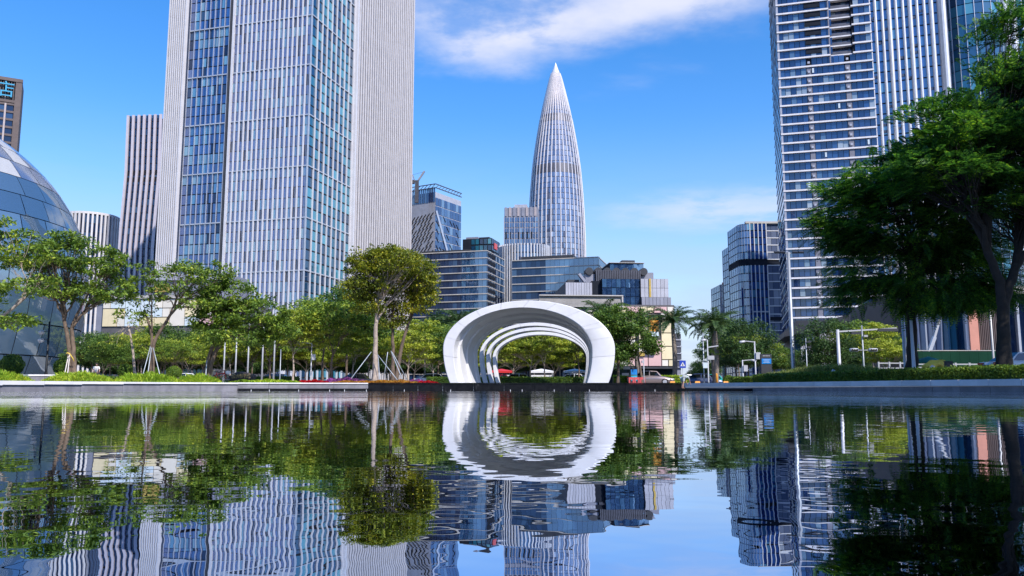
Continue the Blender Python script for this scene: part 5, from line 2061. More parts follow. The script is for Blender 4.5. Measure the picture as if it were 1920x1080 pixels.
SG = 'grey pole propping the golden broadleaf trees in the flower bed'
for a in [(650, 712, 696, 660), (712, 718, 709, 668), (751, 718, 708, 665), (718, 700, 727, 660), (758, 712, 733, 658), (768, 708, 735, 660)]:
    stake(*a, 73.2, -1.4 if a[1] > 711 else .8, 'stake', SG)
for a in [(263, 712, 282, 650), (274, 708, 284, 652), (303, 712, 287, 652)]:
    stake(*a, 59.6, -1.2, 'stake', 'grey pole propping the sparse tree beside the clipped shrubs')
for a in [(124, 700, 131, 663), (117, 702, 128, 668)]:
    stake(*a, 57.6, -1, 'stake_pale', 'pale pole propping the twin-trunked plaza tree')
stake(384, 716, 388, 676, 60.6, -1, 'stake', 'grey pole propping the leaning dark-trunked tree')
q = Geo()
q.tube([(0, 0, 0), (.16, -.1, .05), (.30, -.08, -.02), (.42, .1, -.3), (.5, .2, -.55)], .035, 6)
o = link('tie_band', q.mesh('tie_band', 'yellow_cloth', True))
o.location = at(124, 663, 57.3)
tag(o, 'yellow cloth tie wrapped on the stake of the twin-trunked tree', 'tie')

# ---- lamp posts
def lamp_post(label, px, D, ytop, mat, r, z0=GZ + .12):
    t = thing('lamp_post', label, 'lamp post', (gx(px, D), D, z0))
    h = zz(ytop, D) - z0
    q = Geo()
    q.tube([(0, 0, 0), (0, 0, .3), (0, 0, h)], [r * 1.6, r, r * .75], 10)
    link('pole', q.mesh('lamp_pole', mat, True), t)
    return t, h


t, h = lamp_post('black lamp post with two spotlights before the glass dome', 84, 60, 603, 'black_pole', .09, 1.34)
for dz, s in ((.75, -1), (1.35, -1)):
    q = lathe([(0, .10), (.10, .17), (.34, .17), (.40, .05)], 12)
    o = link('spotlight', q.mesh('spotlight', 'white_pole', True), t, Matrix.Translation((s * .30, -.1, h - dz)) @ Matrix.Rotation(-1.9, 4, 'Y'))
    bar(t, 'bracket', (0, 0, h - dz), (s * .3, -.05, h - dz), .04, .04, 'black_pole')


def arm_lamp(label, px, D, ytop, arm, mat='white_pole', box_=True, r=.065):
    t, h = lamp_post(label, px, D, ytop, mat, r)
    bar(t, 'arm', (0, 0, h - .05), (arm, 0, h + .02), .07, .07, mat)
    q = lathe([(0, .03), (.05, .09), (.42, .12), (.5, .04)], 10)
    o = link('lamp_head', q.mesh('lamp_head', 'white_pole', True), t, Matrix.Translation((arm, 0, h)) @ Matrix.Rotation(math.copysign(1.75, arm), 4, 'Y'))
    if box_:
        link('control_box', ubox('white_pole'), t, Matrix.Translation((.22, -.05, h * .66)) @ Matrix.Diagonal((.36, .25, .55, 1)))
    return t


arm_lamp('white street lamp with short arm behind the flower bed', 582, 78, 643, -.75)
arm_lamp('white street lamp with camera box near the totem sign', 1418, 66, 640, -.75)
arm_lamp('low white camera post with arm right of the small trees', 1394, 72, 675, .75, r=.07)
t = arm_lamp('white signal pole with plates beside the palm', 1329, 74, 637, -.1, box_=False)
bar(t, 'signal_arm', (0, 0, 3.4), (1.0, .1, 3.55), .10, .10, 'white_pole')
link('plate', ubox('white_pole'), t, Matrix.Translation((.25, -.12, 2.45)) @ Matrix.Diagonal((.62, .06, .36, 1)))
link('plate', ubox('pale_blue_panel'), t, Matrix.Translation((-.28, -.12, 1.75)) @ Matrix.Diagonal((.42, .06, .5, 1)))
t, h = lamp_post('tall thin grey pole left of the signal pole by the palm', 1321, 78, 624, 'grey_pole', .07)
link('plate', ubox('white_pole'), t, Matrix.Translation((.06, -.12, 2.0)) @ Matrix.Diagonal((.5, .06, .4, 1)))
t, h = lamp_post('slim grey pole with small camera in front of the mall', 1208, 72, 672, 'grey_pole', .05)
link('camera_head', ubox('white_pole'), t, Matrix.Translation((-.1, -.1, h - .3)) @ Matrix.Diagonal((.2, .35, .2, 1)))
t, h = lamp_post('white pole standing in front of the street trees near the arch foot', 1101, 82, 655, 'white_pole', .10)
# high mast
t, h = lamp_post('very tall high-mast floodlight before the apartment tower', 1489, 72, 473, 'grey_pole', .19)
for s in (-1, -.5, .5, 1):
    bar(t, 'crossarm', (0, 0, h - .1), (s * 1.1, 0, h - .05), .07, .07, 'grey_pole')
    link('floodlight', ubox('metal_dark'), t, Matrix.Translation((s * 1.1, -.15, h - .02)) @ Matrix.Rotation(.5, 4, 'X') @ Matrix.Diagonal((.42, .30, .16, 1)))
t, h = lamp_post('dark slim pole with two camera heads before the white gallery panels', 1515, 66, 634, 'grey_pole', .045)
for dz in (.3, .75):
    link('camera_head', ubox('metal_dark'), t, Matrix.Translation((.22, -.05, h - dz)) @ Matrix.Diagonal((.30, .18, .14, 1)))
# gantry and signals
t, h = lamp_post('white cantilever traffic gantry with long arm over the road', 1576, 60, 618, 'white_pole', .14)
bar(t, 'gantry_arm', (0, 0, h - .15), (4.5, .2, h + .12), .11, .11, 'white_pole')
link('sign_housing', ubox('metal_dark'), t, Matrix.Translation((3.8, .12, h - .02)) @ Matrix.Diagonal((1.5, .18, .22, 1)))
link('sign_housing', ubox('metal_dark'), t, Matrix.Translation((1.5, .12, h - .26)) @ Matrix.Diagonal((.9, .18, .18, 1)))
t, h = lamp_post('grey pole carrying two horizontal traffic signals', 1622, 56, 610, 'grey_pole', .06)
bar(t, 'cross_bar', (-.75, -.02, h - 1.72), (.75, -.02, h - 1.72), .06, .06, 'white_pole')
for s in (-1, 1):
    q = Geo()
    q.tube([(-.30, 0, 0), (-.27, 0, 0), (.27, 0, 0), (.30, 0, 0)], [.07, .13, .13, .07], 12)
    sg = link('traffic_signal', q.mesh('traffic_signal', 'white_pole', True), t, Matrix.Translation((s * .66, -.1, h - 1.72)))
    for k_ in (-1, 0, 1):
        link('lens', ucyl('rubber', 12), t, Matrix.Translation((s * .66 + k_ * .16, -.20, h - 1.72)) @ Matrix.Rotation(PI / 2, 4, 'X') @ Matrix.Diagonal((.07, .07, .06, 1)))
link('camera_head', ubox('white_pole'), t, Matrix.Translation((.18, -.1, h - .75)) @ Matrix.Diagonal((.26, .18, .14, 1)))
# flagpoles
for px, yt in ((418, 618), (440, 622), (463, 610), (490, 590), (512, 570)):
    t = thing('flagpole', 'bare white flagpole in the row behind the inscribed boulder', 'flagpole', (gx(px, 74), 74, .74), 0, 'row of bare flagpoles')
    hh = zz(yt, 74) - .74
    q = Geo()
    q.tube([(0, 0, 0), (0, 0, hh)], [.085, .05], 10)
    link('pole', q.mesh('flag_pole', 'white_pole', True), t)
    q = lathe([(hh, .05), (hh + .05, .10), (hh + .12, .10), (hh + .18, .02)], 8)
    link('finial', q.mesh('finial', 'white_pole', True), t)
    link('base', ucyl('coping', 12), t, Matrix.Diagonal((.24, .24, .18, 1)))
t, h = lamp_post('thin grey pole right of the flagpole row', 524, 72, 655, 'grey_pole', .05)
# warning sign
t, h = lamp_post('blue square pedestrian sign with white triangle on a pole by the pool corner', 1281, 78, 690, 'grey_pole', .035)
h = zz(676, 78) - GZ - .12
link('sign_plate', ubox('blue_sign'), t, Matrix.Translation((0, -.06, h - .36)) @ Matrix.Diagonal((.60, .03, .72, 1)))
q = Geo()
q.add([(-.23, 0, -.18), (.23, 0, -.18), (0, 0, .22)], [np.array([(0, 1, 2)])])
link('triangle', q.mesh('triangle', 'white_paint'), t, Matrix.Translation((0, -.085, h - .36)))
q = Geo()
q.add([(-.05, 0, -.14), (.05, 0, -.14), (.035, 0, .06), (-.035, 0, .06)], np.array([(0, 1, 2, 3)]))
link('figure', q.mesh('figure', 'cloth_dark'), t, Matrix.Translation((0, -.09, h - .36)))
# totem
t = thing('totem_sign', 'black totem sign with bright blue panel at the hedge corner', 'sign', (gx(1438, 62), 62, .68))
k62 = 62 / F
hh = zz(664, 62) - .68
link('body', ubox('metal_dark'), t, Matrix.Translation((0, 0, hh / 2)) @ Matrix.Diagonal((.80, .28, hh, 1)))
link('screen', ubox('screen_blue'), t, Matrix.Translation((0, -.15, hh - .55)) @ Matrix.Diagonal((.72, .03, .40, 1)))
for i in range(5):
    link('letter_mark', ubox('white_pole'), t, Matrix.Translation((-.22 + i * .11, -.15, hh - .14)) @ Matrix.Diagonal((.07, .02, .07, 1)))
for i in range(3):
    link('panel_line', ubox('pale_blue_panel'), t, Matrix.Translation((0, -.17, hh - .44 - i * .10)) @ Matrix.Diagonal((.5 - .1 * (i % 2), .01, .022, 1)))
# advertising kiosk
t = thing('advert_kiosk', 'upright advertising kiosk with blue and cyan screens by the mall', 'kiosk', (gx(1189, 80), 80, .70))
hh = zz(689, 80) - .70
link('body', ubox('metal_dark'), t, Matrix.Translation((0, 0, hh / 2)) @ Matrix.Diagonal((.70, .3, hh, 1)))
link('screen', ubox('screen_blue'), t, Matrix.Translation((0, -.16, hh * .74)) @ Matrix.Diagonal((.60, .03, hh * .30, 1)))
link('screen', ubox('screen_cyan'), t, Matrix.Translation((0, -.16, hh * .40)) @ Matrix.Diagonal((.60, .03, hh * .28, 1)))
link('strip', ubox('palm_shaft'), t, Matrix.Translation((0, -.165, hh * .57)) @ Matrix.Diagonal((.60, .03, .06, 1)))
# direction sign left of kiosk
t, h = lamp_post('white street name plate on a post left of the advertising kiosk', 1162, 82, 686, 'grey_pole', .04)
link('plate', ubox('white_pole'), t, Matrix.Translation((.75, -.06, h - .2)) @ Matrix.Diagonal((.72, .04, .30, 1)))
link('plate', ubox('white_pole'), t, Matrix.Translation((.6, -.06, h - .85)) @ Matrix.Diagonal((.70, .04, .24, 1)))
bar(t, 'arm', (0, 0, h - .2), (.75, 0, h - .2), .04, .04, 'grey_pole')
# water-filled barriers
for i in range(3):
    t = thing('road_barrier', 'red plastic road barrier in the row beside the bronze car', 'barrier', (gx(1184 + i * 10.5, 76), 76, .70), 0, 'red barriers beside the bronze car')
    q = Geo()
    q.box(-.24, .24, -.14, .14, 0, .22)
    q.box(-.24, -.12, -.10, .10, .22, .50)
    q.box(.12, .24, -.10, .10, .22, .50)
    q.box(-.24, .24, -.10, .10, .50, .72)
    link('body', q.mesh('barrier', 'barrier_red'), t)
for px, lab in ((1308, 'orange kerb block beside the navy sedan'), (1361, 'orange kerb block beyond the orange bollard'), (1261, 'orange kerb block near the pool corner before the hedge')):
    q = Geo()
    q.add([(-.24, -.15, 0), (.24, -.15, 0), (.24, .15, 0), (-.24, .15, 0), (-.20, -.10, .22), (.20, -.10, .22), (.20, .10, .22), (-.20, .10, .22)],
          np.array([(0, 3, 2, 1), (4, 5, 6, 7), (0, 1, 5, 4), (1, 2, 6, 5), (2, 3, 7, 6), (3, 0, 4, 7)]))
    o = link('kerb_block', q.mesh('kerb_block', 'orange_paint'))
    o.location = (gx(px, 72), 72, .80)
    tag(o, lab, 'kerb block', 'orange kerb blocks')
t = thing('bollard', 'orange bollard between the navy sedan and the hedge', 'bollard', (gx(1344.5, 72), 72, .70))
q = lathe([(0, .09), (.9, .09), (1.0, .06), (1.02, .0)], 10)
link('post', q.mesh('bollard', 'orange_paint', True), t)
link('base', ucyl('metal_dark', 10), t, Matrix.Diagonal((.16, .16, .06, 1)))

# ---- boulder with inscription
t = thing('inscribed_boulder', 'dark boulder carved with pale gold characters in the low planting', 'boulder', (gx(454, 66), 66, .74))
bm = bmesh.new()
bmesh.ops.create_icosphere(bm, subdivisions=4, radius=1)
for v in bm.verts:
    x, y, z = v.co
    k_ = 1 + .10 * math.sin(x * 5 + z * 3) + .07 * math.sin(y * 9 + x * 7)
    v.co = Vector((x * 1.12 * k_, y * .45, (z * .46 + .1 * x * .3) * k_ + .50))
    if v.co.y < -.34:
        v.co.y = -.34
me = bpy.data.meshes.new('boulder')
bm.to_mesh(me)
bm.free()
me.materials.append(MATS['boulder'])
link('rock', me, t)
for i, ch in enumerate('位州时尼'):
    text_part(t, 'character', ch, .40, 'gold_letter', Matrix.Translation((-.62 + i * .40, -.36, .60)) @ Matrix.Rotation(PI / 2, 4, 'X'))

# ---- cars
def car(label, px, D, rz, paint, z=GZ, L=4.7, H=1.45, group='cars on the road'):
    t = thing('parked_car', label, 'car', (gx(px, D), D, z), rz, group)
    hl = L / 2
    # lower body: side profile stations (x, z_low, z_belt, half width)
    st_ = [(-hl, .38, .72, .72), (-hl + .12, .26, .88, .84), (-hl + .9, .20, .96, .90), (-.6, .20, .94, .91), (.6, .20, .92, .91), (hl - 1.05, .20, .86, .90), (hl - .3, .24, .70, .84), (hl, .38, .58, .70)]
    q = Geo()
    V = []
    for x, zl, zb, hw in st_:
        V += [(x, -hw * .9, zl), (x, -hw, (zl + zb) / 2), (x, -hw * .93, zb), (x, hw * .93, zb), (x, hw, (zl + zb) / 2), (x, hw * .9, zl)]
    ns = len(st_)
    Fq = [(i * 6 + j, (i + 1) * 6 + j, (i + 1) * 6 + (j + 1) % 6, i * 6 + (j + 1) % 6) for i in range(ns - 1) for j in range(6)]
    q.add(V, [np.array(Fq), np.arange(6)[::-1][None, :], (np.arange(6) + (ns - 1) * 6)[None, :]])
    me = q.mesh('car_body', paint, True)
    link('body', me, t)
    # roof and glass house
    cab = [(-hl + .75, .95, .84), (-hl + 1.45, H - .04, .62), (-.1, H, .66), (.65, H - .06, .64), (hl - 1.25, .90, .84)]
    q = Geo()
    V = []
    for x, z_, hw in cab:
        V += [(x, -hw, z_), (x, hw, z_)]
    q.add(V, np.array([(i * 2, (i + 1) * 2, (i + 1) * 2 + 1, i * 2 + 1) for i in range(1, 3)]))
    link('roof', q.mesh('car_roof', paint, True), t)
    for nm, i in (('rear_window', 0), ('windscreen', 3)):
        q = Geo()
        q.add([V[i * 2], V[(i + 1) * 2], V[(i + 1) * 2 + 1], V[i * 2 + 1]], np.array([(0, 1, 2, 3)]))
        link(nm, q.mesh(nm, 'car_glass'), t)
    for s in (0, 1):
        sg = -1 if s == 0 else 1
        bl = [(-hl + .85, .96), (-.15, .95), (.0, .95), (hl - 1.35, .91)]
        for (a, b, c_, d_) in (((-hl + .95, .97), (-.15, .96), (-.15, H - .07), (-hl + 1.42, H - .10)), ((-.05, .96), (hl - 1.45, .93), (.60, H - .12), (-.05, H - .07))):
            q = Geo()
            def yw(z_):
                return sg * (.86 - .22 * (z_ - .92) / (H - .92) + .005)
            q.add([(p[0], yw(p[1]), p[1]) for p in (a, b, c_, d_)], np.array([(0, 1, 2, 3)]))
            link('side_window', q.mesh('side_window', 'car_glass'), t)
        # pillars fill the gaps in body colour
        q = Geo()
        q.add([(-hl + .75, sg * .845, .95), (hl - 1.25, sg * .845, .90), (.65, sg * .635, H - .06), (-.1, sg * .655, H), (-hl + 1.45, sg * .615, H - .04)], [np.arange(5)[None, :]])
        link('pillar', q.mesh('pillar', paint), t)
    for x in (-hl + .9, hl - .95):
        for s in (-1, 1):
            M = Matrix.Translation((x, s * .80 - .11, .33)) @ Matrix.Rotation(-PI / 2, 4, 'X') @ Matrix.Diagonal((.33, .33, .22, 1))
            wv_ = link('wheel', ucyl('rubber', 18), t, M)
            M2 = Matrix.Translation((x, s * .80 - .115 if s < 0 else .80 + .105, .33)) @ Matrix.Rotation(-PI / 2, 4, 'X') @ Matrix.Diagonal((.21, .21, .012, 1))
            link('rim', ucyl('silver', 12), wv_, M2)
    for s in (-1, 1):
        link('tail_light', ubox('tail_red'), t, Matrix.Translation((-hl + .06, s * .62, .78)) @ Matrix.Diagonal((.14, .36, .14, 1)))
        link('headlight', ubox('lamp_lens'), t, Matrix.Translation((hl - .14, s * .60, .60)) @ Matrix.Diagonal((.22, .32, .10, 1)))
    return t


car('navy blue sedan with red tail lights beside the orange bollard', 1317, 90, math.radians(-12), 'paint_navy')
car('teal green taxi just behind the navy sedan', 1338, 94.5, math.radians(-12), 'paint_teal')
car('bronze saloon car beside the red barriers before the mall', 1220, 82.5, math.radians(-8), 'paint_bronze', z=GZ + .13)
car('silver hatchback behind the navy sedan tail by the pool corner', 1288, 96, math.radians(-4), 'paint_silver')
car('white car seen between trunks left of the arch', 815, 90, 0, 'paint_white')
car('black car behind the purple flowers and stakes', 672, 90, 0, 'paint_black')
car('black car behind the low planting and flagpoles', 520, 90, 0, 'paint_black')
car('white car parked behind the plaza hedge near the leaning tree', 354, 88, 0, 'paint_white')
car('silver car seen through the arch near the left trunks', 975, 90, 0, 'paint_silver')
car('red car seen through the arch behind the slim trunks', 940, 97, 0, 'paint_red')
car('white car seen through the arch near the white pole', 1078, 91, 0, 'paint_white')
car('white car parked behind the forked feathery tree', 1926, 46, math.radians(8), 'paint_white', z=.95)

# ---- white awning tents seen through the arch
for px, mt, lab in ((940, 'red_paint', 'red pop-up canopy seen through the arch behind slim trunks'), (1078, 'cloth_white', 'white tent canopy seen through the arch beside the pole'), (1015, 'cloth_white', 'white booth seen through the middle of the arch')):
    t = thing('market_tent', lab, 'tent', (gx(px, 103), 103, GZ))
    q = Geo()
    w_ = 1.5
    q.add([(-w_, -1.2, 2.0), (w_, -1.2, 2.0), (w_, 1.2, 2.0), (-w_, 1.2, 2.0), (0, 0, 2.3), (-w_, -1.2, 1.75), (w_, -1.2, 1.75)],
          [np.array([(0, 1, 4), (1, 2, 4), (2, 3, 4), (3, 0, 4)]), np.array([(5, 6, 1, 0)])])
    link('canopy', q.mesh('tent_canopy', mt), t)
    for sx in (-1, 1):
        for sy in (-1, 1):
            pole(t, 'leg', (sx * 1.42, sy * 1.1, 0), (sx * 1.42, sy * 1.1, 2.0), .04, 'white_pole')
    box(t, 'counter', -1.3, 1.3, -1.0, -.4, 0, 1.5, 'cloth_white')

# ---- bicycles by the boulder
def bicycle(label, px, D, rz, mat):
    t = thing('bicycle', label, 'bicycle', (gx(px, D), D, .745), rz, 'bicycles parked by the boulder')
    for x in (-.52, .52):
        q = Geo()
        a = np.linspace(0, 2 * PI, 21)
        q.tube(np.stack([x + .33 * np.cos(a), 0 * a, .34 + .33 * np.sin(a)], 1), .025, 5, cap=False)
        wl = link('wheel', q.mesh('bike_wheel', 'rubber', True), t)
        q = Geo()
        for k_ in range(6):
            q.tube([(x, 0, .34), (x + .31 * math.cos(k_ * PI / 3), 0, .34 + .31 * math.sin(k_ * PI / 3))], .006, 4)
        link('spokes', q.mesh('spokes', 'silver'), wl)
    q = Geo()
    for a, b in (((-.52, 0, .34), (-.1, 0, .34)), ((-.1, 0, .34), (-.22, 0, .86)), ((-.52, 0, .34), (-.2, 0, .75)), ((-.1, 0, .34), (.38, 0, .78)), ((-.2, 0, .72), (.38, 0, .82)), ((.52, 0, .34), (.36, 0, .95))):
        q.tube([a, b], .032, 6)
    link('frame', q.mesh('bike_frame', mat), t)
    link('saddle', ubox('rubber'), t, Matrix.Translation((-.23, 0, .90)) @ Matrix.Diagonal((.26, .14, .06, 1)))
    q = Geo()
    q.tube([(.30, -.28, 1.02), (.37, -.1, 1.0), (.37, .1, 1.0), (.30, .28, 1.02)], .018, 6)
    link('handlebar', q.mesh('handlebar', 'rubber'), t)
    link('basket', ubox('silver'), t, Matrix.Translation((.60, 0, .88)) @ Matrix.Diagonal((.26, .30, .22, 1)))
bicycle('red-framed bicycle parked between ferny clump and boulder', 410, 63, math.radians(30), 'red_paint')
bicycle('black bicycle parked close behind the red-framed one', 414, 64.2, math.radians(50), 'paint_black')
t = thing('sign_stand', 'cream T-shaped stand beside the parked bicycles', 'sign stand', (gx(396, 62), 62, .745))
bar(t, 'post', (0, 0, 0), (0, 0, .92), .09, .09, 'cream_panel')
box(t, 'top_plate', -.20, .20, -.06, .06, .92, 1.0, 'cream_panel')
box(t, 'foot', -.22, .22, -.12, .12, 0, .08, 'cream_panel')

# ---- people
def skinned(name, parent, verts, edges, radii, mat, root=0, sub=2):
    me = bpy.data.meshes.new(name)
    me.from_pydata(verts, edges, [])
    o = link(name, me, parent)
    sm = o.modifiers.new('skin', 'SKIN')
    sm.use_smooth_shade = True
    for i, r in enumerate(radii):
        me.skin_vertices[0].data[i].radius = (r, r) if not isinstance(r, tuple) else r
        me.skin_vertices[0].data[i].use_root = (i == root)
    ss = o.modifiers.new('subdivision', 'SUBSURF')
    ss.levels = sub
    ss.render_levels = sub
    me.materials.append(MATS[mat])
    return o


def person(label, loc, rz, bend, cloth_top, cloth_leg, arm_pose, scale=1.0):
    """bend: forward lean of the torso in radians (facing local +x)"""
    t = thing('person', label, 'person', loc, rz)
    t.scale = (scale,) * 3
    hip = Vector((0, 0, .90))
    fw = Vector((math.sin(bend), 0, math.cos(bend)))
    up2 = Vector((-math.cos(bend), 0, math.sin(bend)))
    def S(d, y=0, o=0):
        return tuple(hip + fw * d + Vector((0, y, 0)) - up2 * o)
    V, E, R = [], [], []
    def a(p, r, link_=None):
        V.append(tuple(p)); R.append(r)
        if link_ is not None:
            E.append((link_, len(V) - 1))
        return len(V) - 1
    pel = a(hip, (.13, .16))
    wa = a(S(.22), (.11, .15), pel)
    ch = a(S(.42), (.12, .18), wa)
    nk = a(S(.55), .06, ch)
    hd0 = a(S(.62, 0, .02), .075, nk)
    hd1 = a(S(.70, 0, .03), .10, hd0)
    hd2 = a(S(.79, 0, .03), .075, hd1)
    nose = a(S(.70, 0, .13), .02, hd1)
    hands = []
    for s in (-1, 1):
        k1 = a((.03, s * .10, .86), .095, pel)
        k2 = a((.03 + .05 * s, s * .11, .47), .062, k1)
        k3 = a((-.02 + .05 * s, s * .11, .09), .040, k2)
        k4 = a((.14 + .05 * s, s * .12, .04), .035, k3)
        sh = a(S(.48, s * .18), .062, ch)
        el, ha = arm_pose
        e_ = a((sh_ := Vector(V[sh])) + Vector((el[0], s * el[1], el[2])), .042, sh)
        w_ = a(Vector(V[e_]) + Vector((ha[0], s * ha[1], ha[2])), .030, e_)
        d = Vector((ha[0], s * ha[1], ha[2])).normalized()
        pm = a(Vector(V[w_]) + d * .07, (.022, .036), w_)
        sd = d.cross(Vector((0, 1, 0))).normalized()
        for k_, (off, ln) in enumerate(((-.028, .075), (-.010, .088), (.010, .082), (.028, .062))):
            f1 = a(Vector(V[pm]) + d * .03 + sd * off, .009, pm)
            f2 = a(Vector(V[pm]) + d * (.03 + ln * .55) + sd * off * 1.2, .008, f1)
            a(Vector(V[f2]) + d * ln * .5 + Vector((.01, 0, -.012)), .007, f2)
        th = a(Vector(V[w_]) + d * .035 + sd * .05, .010, w_)
        a(Vector(V[th]) + d * .045 + sd * .015, .008, th)
    skinned('body', t, V, E, R, 'skin', pel)
    # clothes
    Vs, Es, Rs = [V[pel], V[wa], V[ch], S(.51)], [(0, 1), (1, 2), (2, 3)], [(.15, .18), (.135, .17), (.145, .20), (.08, .11)]
    for s in (0, 1):
        sh = pel + 8 + s * (5 + 5 + 12 + 2 - 0) if False else None
    for s in (-1, 1):
        sh_ = Vector(S(.48, s * .18))
        i0 = len(Vs)
        Vs += [tuple(sh_), tuple(sh_ + Vector((arm_pose[0][0], s * arm_pose[0][1], arm_pose[0][2])) * .75)]
        Rs += [.078, .062]
        Es += [(2, i0), (i0, i0 + 1)]
    skinned('shirt', t, Vs, Es, Rs, cloth_top, 0)
    Vp, Ep, Rp = [tuple(hip + fw * .06)], [], [(.145, .18)]
    leglen = .30 if cloth_leg == 'shirt_grey' else .80
    for s in (-1, 1):
        i0 = len(Vp)
        Vp += [(.03, s * .10, .84), (.03 + .05 * s * min(1, leglen / .45), s * .11, .84 - leglen)]
        Rp += [.115, .088 if leglen < .5 else .06]
        Ep += [(0, i0), (i0, i0 + 1)]
    skinned('shorts' if leglen < .5 else 'trousers', t, Vp, Ep, Rp, cloth_leg, 0)
    # hair cap, shoes
    bm = bmesh.new()
    bmesh.ops.create_uvsphere(bm, u_segments=14, v_segments=10, radius=.105)
    for v in bm.verts:
        v.co.z = max(v.co.z, -.03 if v.co.x < .02 else .03)
    me = bpy.data.meshes.new('hair')
    bm.to_mesh(me)
    bm.free()
    me.materials.append(MATS['hair'])
    Rm = Matrix.Rotation(bend, 4, 'Y')
    link('hair', me, t, Matrix.Translation(S(.735, 0, .02)) @ Rm)
    return t


person('person in grey shirt and shorts bending over at the black pool step', (gx(1280, 60.2), 60.2, .34), math.radians(35), 1.45, 'shirt_grey', 'shirt_grey', ((.10, .03, -.26), (.12, -.02, -.22)), .92)
person('person in white top walking behind the ferny clump near the dome', (gx(178, 66), 66, .745), math.radians(-60), .35, 'cloth_white', 'cloth_dark', ((.06, .06, -.27), (.18, -.03, -.12)), 1.0)

# ---- right side: hoarding, railing, umbrella, cart
t = thing('construction_hoarding', 'long dark green construction hoarding behind the feathery trees', 'hoarding', (gx(1716, 58), 58, .66))
k58 = 58 / F
for i in range(9):
    x0 = i * 17.5 * k58
    box(t, 'hoarding_panel', x0, x0 + 17.2 * k58, 0, .08 + .01 * (i % 2), 0, zz(659 - i * .35, 58) - .66, 'hoarding')
    box(t, 'post', x0 - .03, x0 + .03, .08, .18, 0, zz(658 - i * .35, 58) - .66, 'hoarding')
box(t, 'top_rail', 0, 157 * k58, -.03, .11, zz(658, 58) - .66, zz(656.6, 58) - .66, 'stone_band')
t = thing('railing', 'white road railing in front of the green hoarding', 'railing', (gx(1716, 54), 54, .66))
k54 = 54 / F
zt_, zm_ = zz(683, 54) - .66, zz(689, 54) - .66
for z_ in (zt_, zm_):
    box(t, 'rail', 0, 160 * k54, -.03, .03, z_ - .04, z_ + .04, 'white_pole')
for i in range(7):
    x = i * 26 * k54
    box(t, 'post', x - .06, x + .06, -.05, .05, 0, zt_ + .10, 'white_pole')
t = thing('railing', 'white road railing between gallery and straight-trunked feathery tree', 'railing', (gx(1650, 58), 58, .66))
for z_ in (1.15, 1.5):
    box(t, 'rail', 0, 62 * k58, -.03, .03, z_ - .04, z_ + .04, 'white_pole')
for i in range(4):
    x = i * 20 * k58
    box(t, 'post', x - .05, x + .05, -.05, .05, 0, 1.6, 'white_pole')
t, h = lamp_post('white post standing close beside the straight dark trunk', 1716, 44, 600, 'white_pole', .10)
t, h = lamp_post('white post seen left of the straight dark trunk', 1701, 52, 560, 'white_pole', .14)
t, h = lamp_post('white slim pole beside the forked dark trunk', 1867, 50, 520, 'white_pole', .07)
t, h = lamp_post('white pole with square plate right of the forked dark trunk', 1891, 40, 652, 'white_pole', .05)
link('plate', ubox('white_pole'), t, Matrix.Translation((.04, -.07, h - .2)) @ Matrix.Diagonal((.26, .03, .44, 1)))
link('symbol', ubox('blue_sign'), t, Matrix.Translation((-.02, -.09, h - .14)) @ Matrix.Diagonal((.12, .01, .20, 1)))
t = thing('patio_umbrella', 'teal umbrella open over the hedge before the green hoarding', 'umbrella', (gx(1744, 46), 46, .66))
q = Geo()
k46 = 46 / F
zt_ = zz(668, 46) - .66
n8 = 8
V = [(0, 0, zt_)]
for i in range(n8):
    V.append((22 * k46 * math.cos(i * PI / 4), 15 * k46 * math.sin(i * PI / 4), zt_ - .20))
for i in range(n8):
    V.append((22 * k46 * math.cos(i * PI / 4), 15 * k46 * math.sin(i * PI / 4), zt_ - .36))
q.add(V, [np.array([(0, 1 + i, 1 + (i + 1) % 8) for i in range(8)]), np.array([(9 + i, 9 + (i + 1) % 8, 1 + (i + 1) % 8, 1 + i) for i in range(8)])])
link('canopy', q.mesh('umbrella_canopy', 'teal_cloth'), t)
pole(t, 'pole', (0, 0, 0), (0, 0, zt_), .03, 'grey_pole')
t = thing('covered_cart', 'cart under a lumpy yellow tarpaulin behind the dark hedge', 'cart', (gx(1754, 43), 43, .66))
bm = bmesh.new()
bmesh.ops.create_icosphere(bm, subdivisions=4, radius=1)
k43 = 43 / F
for v in bm.verts:
    x, y, z = v.co
    n_ = 1 + .10 * math.sin(7 * x + 3 * z) + .07 * math.sin(11 * y + 5 * x)
    v.co = Vector((x * 19 * k43 * n_, y * .5 * n_, (z * .27 + .12 * x) * n_))
me = bpy.data.meshes.new('tarpaulin')
bm.to_mesh(me)
bm.free()
me.materials.append(MATS['yellow_cloth'])
for p_ in me.polygons:
    p_.use_smooth = True
link('tarpaulin', me, t, Matrix.Translation((0, 0, zz(685, 43) - .66)))
box(t, 'bin', 12 * k43, 30 * k43, -.3, .3, .3, 1.12, 'metal_dark')
box(t, 'frame', -16 * k43, 14 * k43, -.35, .35, .25, .9, 'metal_dark')
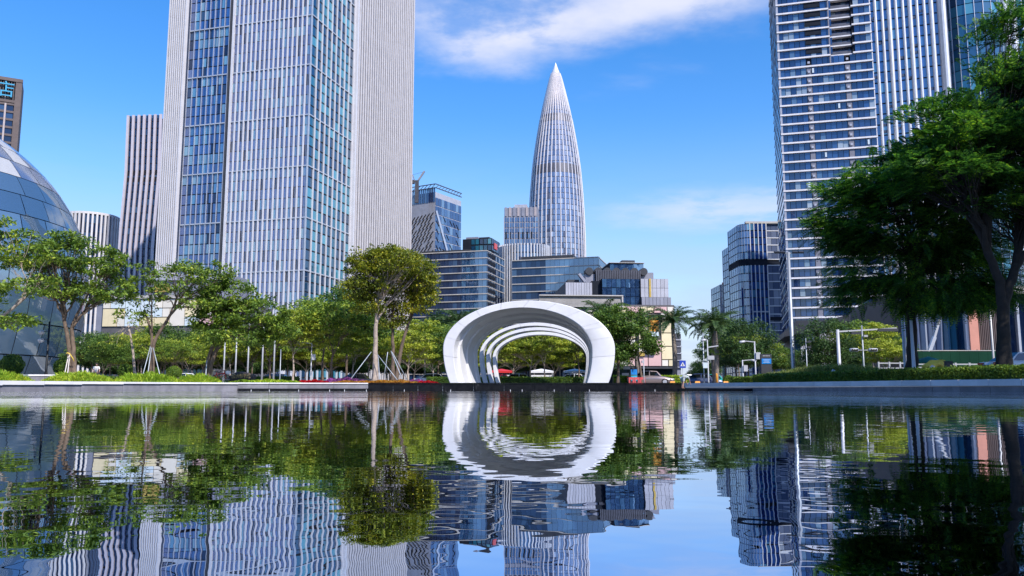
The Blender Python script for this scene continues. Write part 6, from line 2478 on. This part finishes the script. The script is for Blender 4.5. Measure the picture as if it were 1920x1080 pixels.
for sx in (-14, 12):
    link('wheel', ucyl('rubber', 16), t, Matrix.Translation((sx * k43, -.4, .26)) @ Matrix.Rotation(-PI / 2, 4, 'X') @ Matrix.Diagonal((.26, .26, .08, 1)))
bar_t = thing('boom_lift', 'raised telescopic lift boom in front of the folded glass', 'boom', (gx(1740, 80), 80, GZ))
pa0, pb0, pc0 = at(1742, 660, 80), at(1752, 632, 80), at(1761, 600, 80)
off_ = Vector((gx(1740, 80), 80, GZ))
bar(bar_t, 'lower_boom', pa0 - off_, pb0 - off_, .32, .32, 'silver', (0, 1, 0))
bar(bar_t, 'upper_boom', pb0 - off_, pc0 - off_, .22, .22, 'white_pole', (0, 1, 0))
box(bar_t, 'chassis', -1.0, 1.6, -.8, .8, .4, 1.4, 'salmon')
for sx in (-.7, 1.2):
    link('wheel', ucyl('rubber', 14), bar_t, Matrix.Translation((sx, -.9, .42)) @ Matrix.Rotation(-PI / 2, 4, 'X') @ Matrix.Diagonal((.42, .42, .3, 1)))
for px, D in ((1561, 50), (1747, 41)):
    t = thing('ground_spotlight', 'small white ground spotlight on the dark hedge bank', 'spotlight', (gx(px, D), D, 1.1), 0, 'ground spotlights on hedge bank')
    q = lathe([(0, .05), (.05, .11), (.24, .12), (.28, .02)], 10)
    link('head', q.mesh('spot_head', 'white_pole', True), t, Matrix.Translation((0, 0, .18)) @ Matrix.Rotation(.8, 4, 'Y'))
    pole(t, 'spike', (0, 0, -.4), (0, 0, .2), .02, 'grey_pole')

# ---- little fountain nozzles along the foot of the pool walls
for px, D in ((471, 57.6), (505, 58.4), (560, 59.2), (618, 60), (646, 60.3), (687, 60.8), (758, 61.6), (845, 61.9), (957, 62), (979, 62), (1039, 62), (1069, 62), (1105, 62), (1228, 61.8)):
    t = thing('fountain_nozzle', 'tiny white fountain nozzle at the foot of the pool wall', 'nozzle', (gx(px, D), D, .04), 0, 'fountain nozzles along the pool wall')
    q = lathe([(0, .035), (.12, .035), (.14, .025), (.24, .022), (.25, .0)], 8)
    link('spout', q.mesh('spout', 'white_pole', True), t)
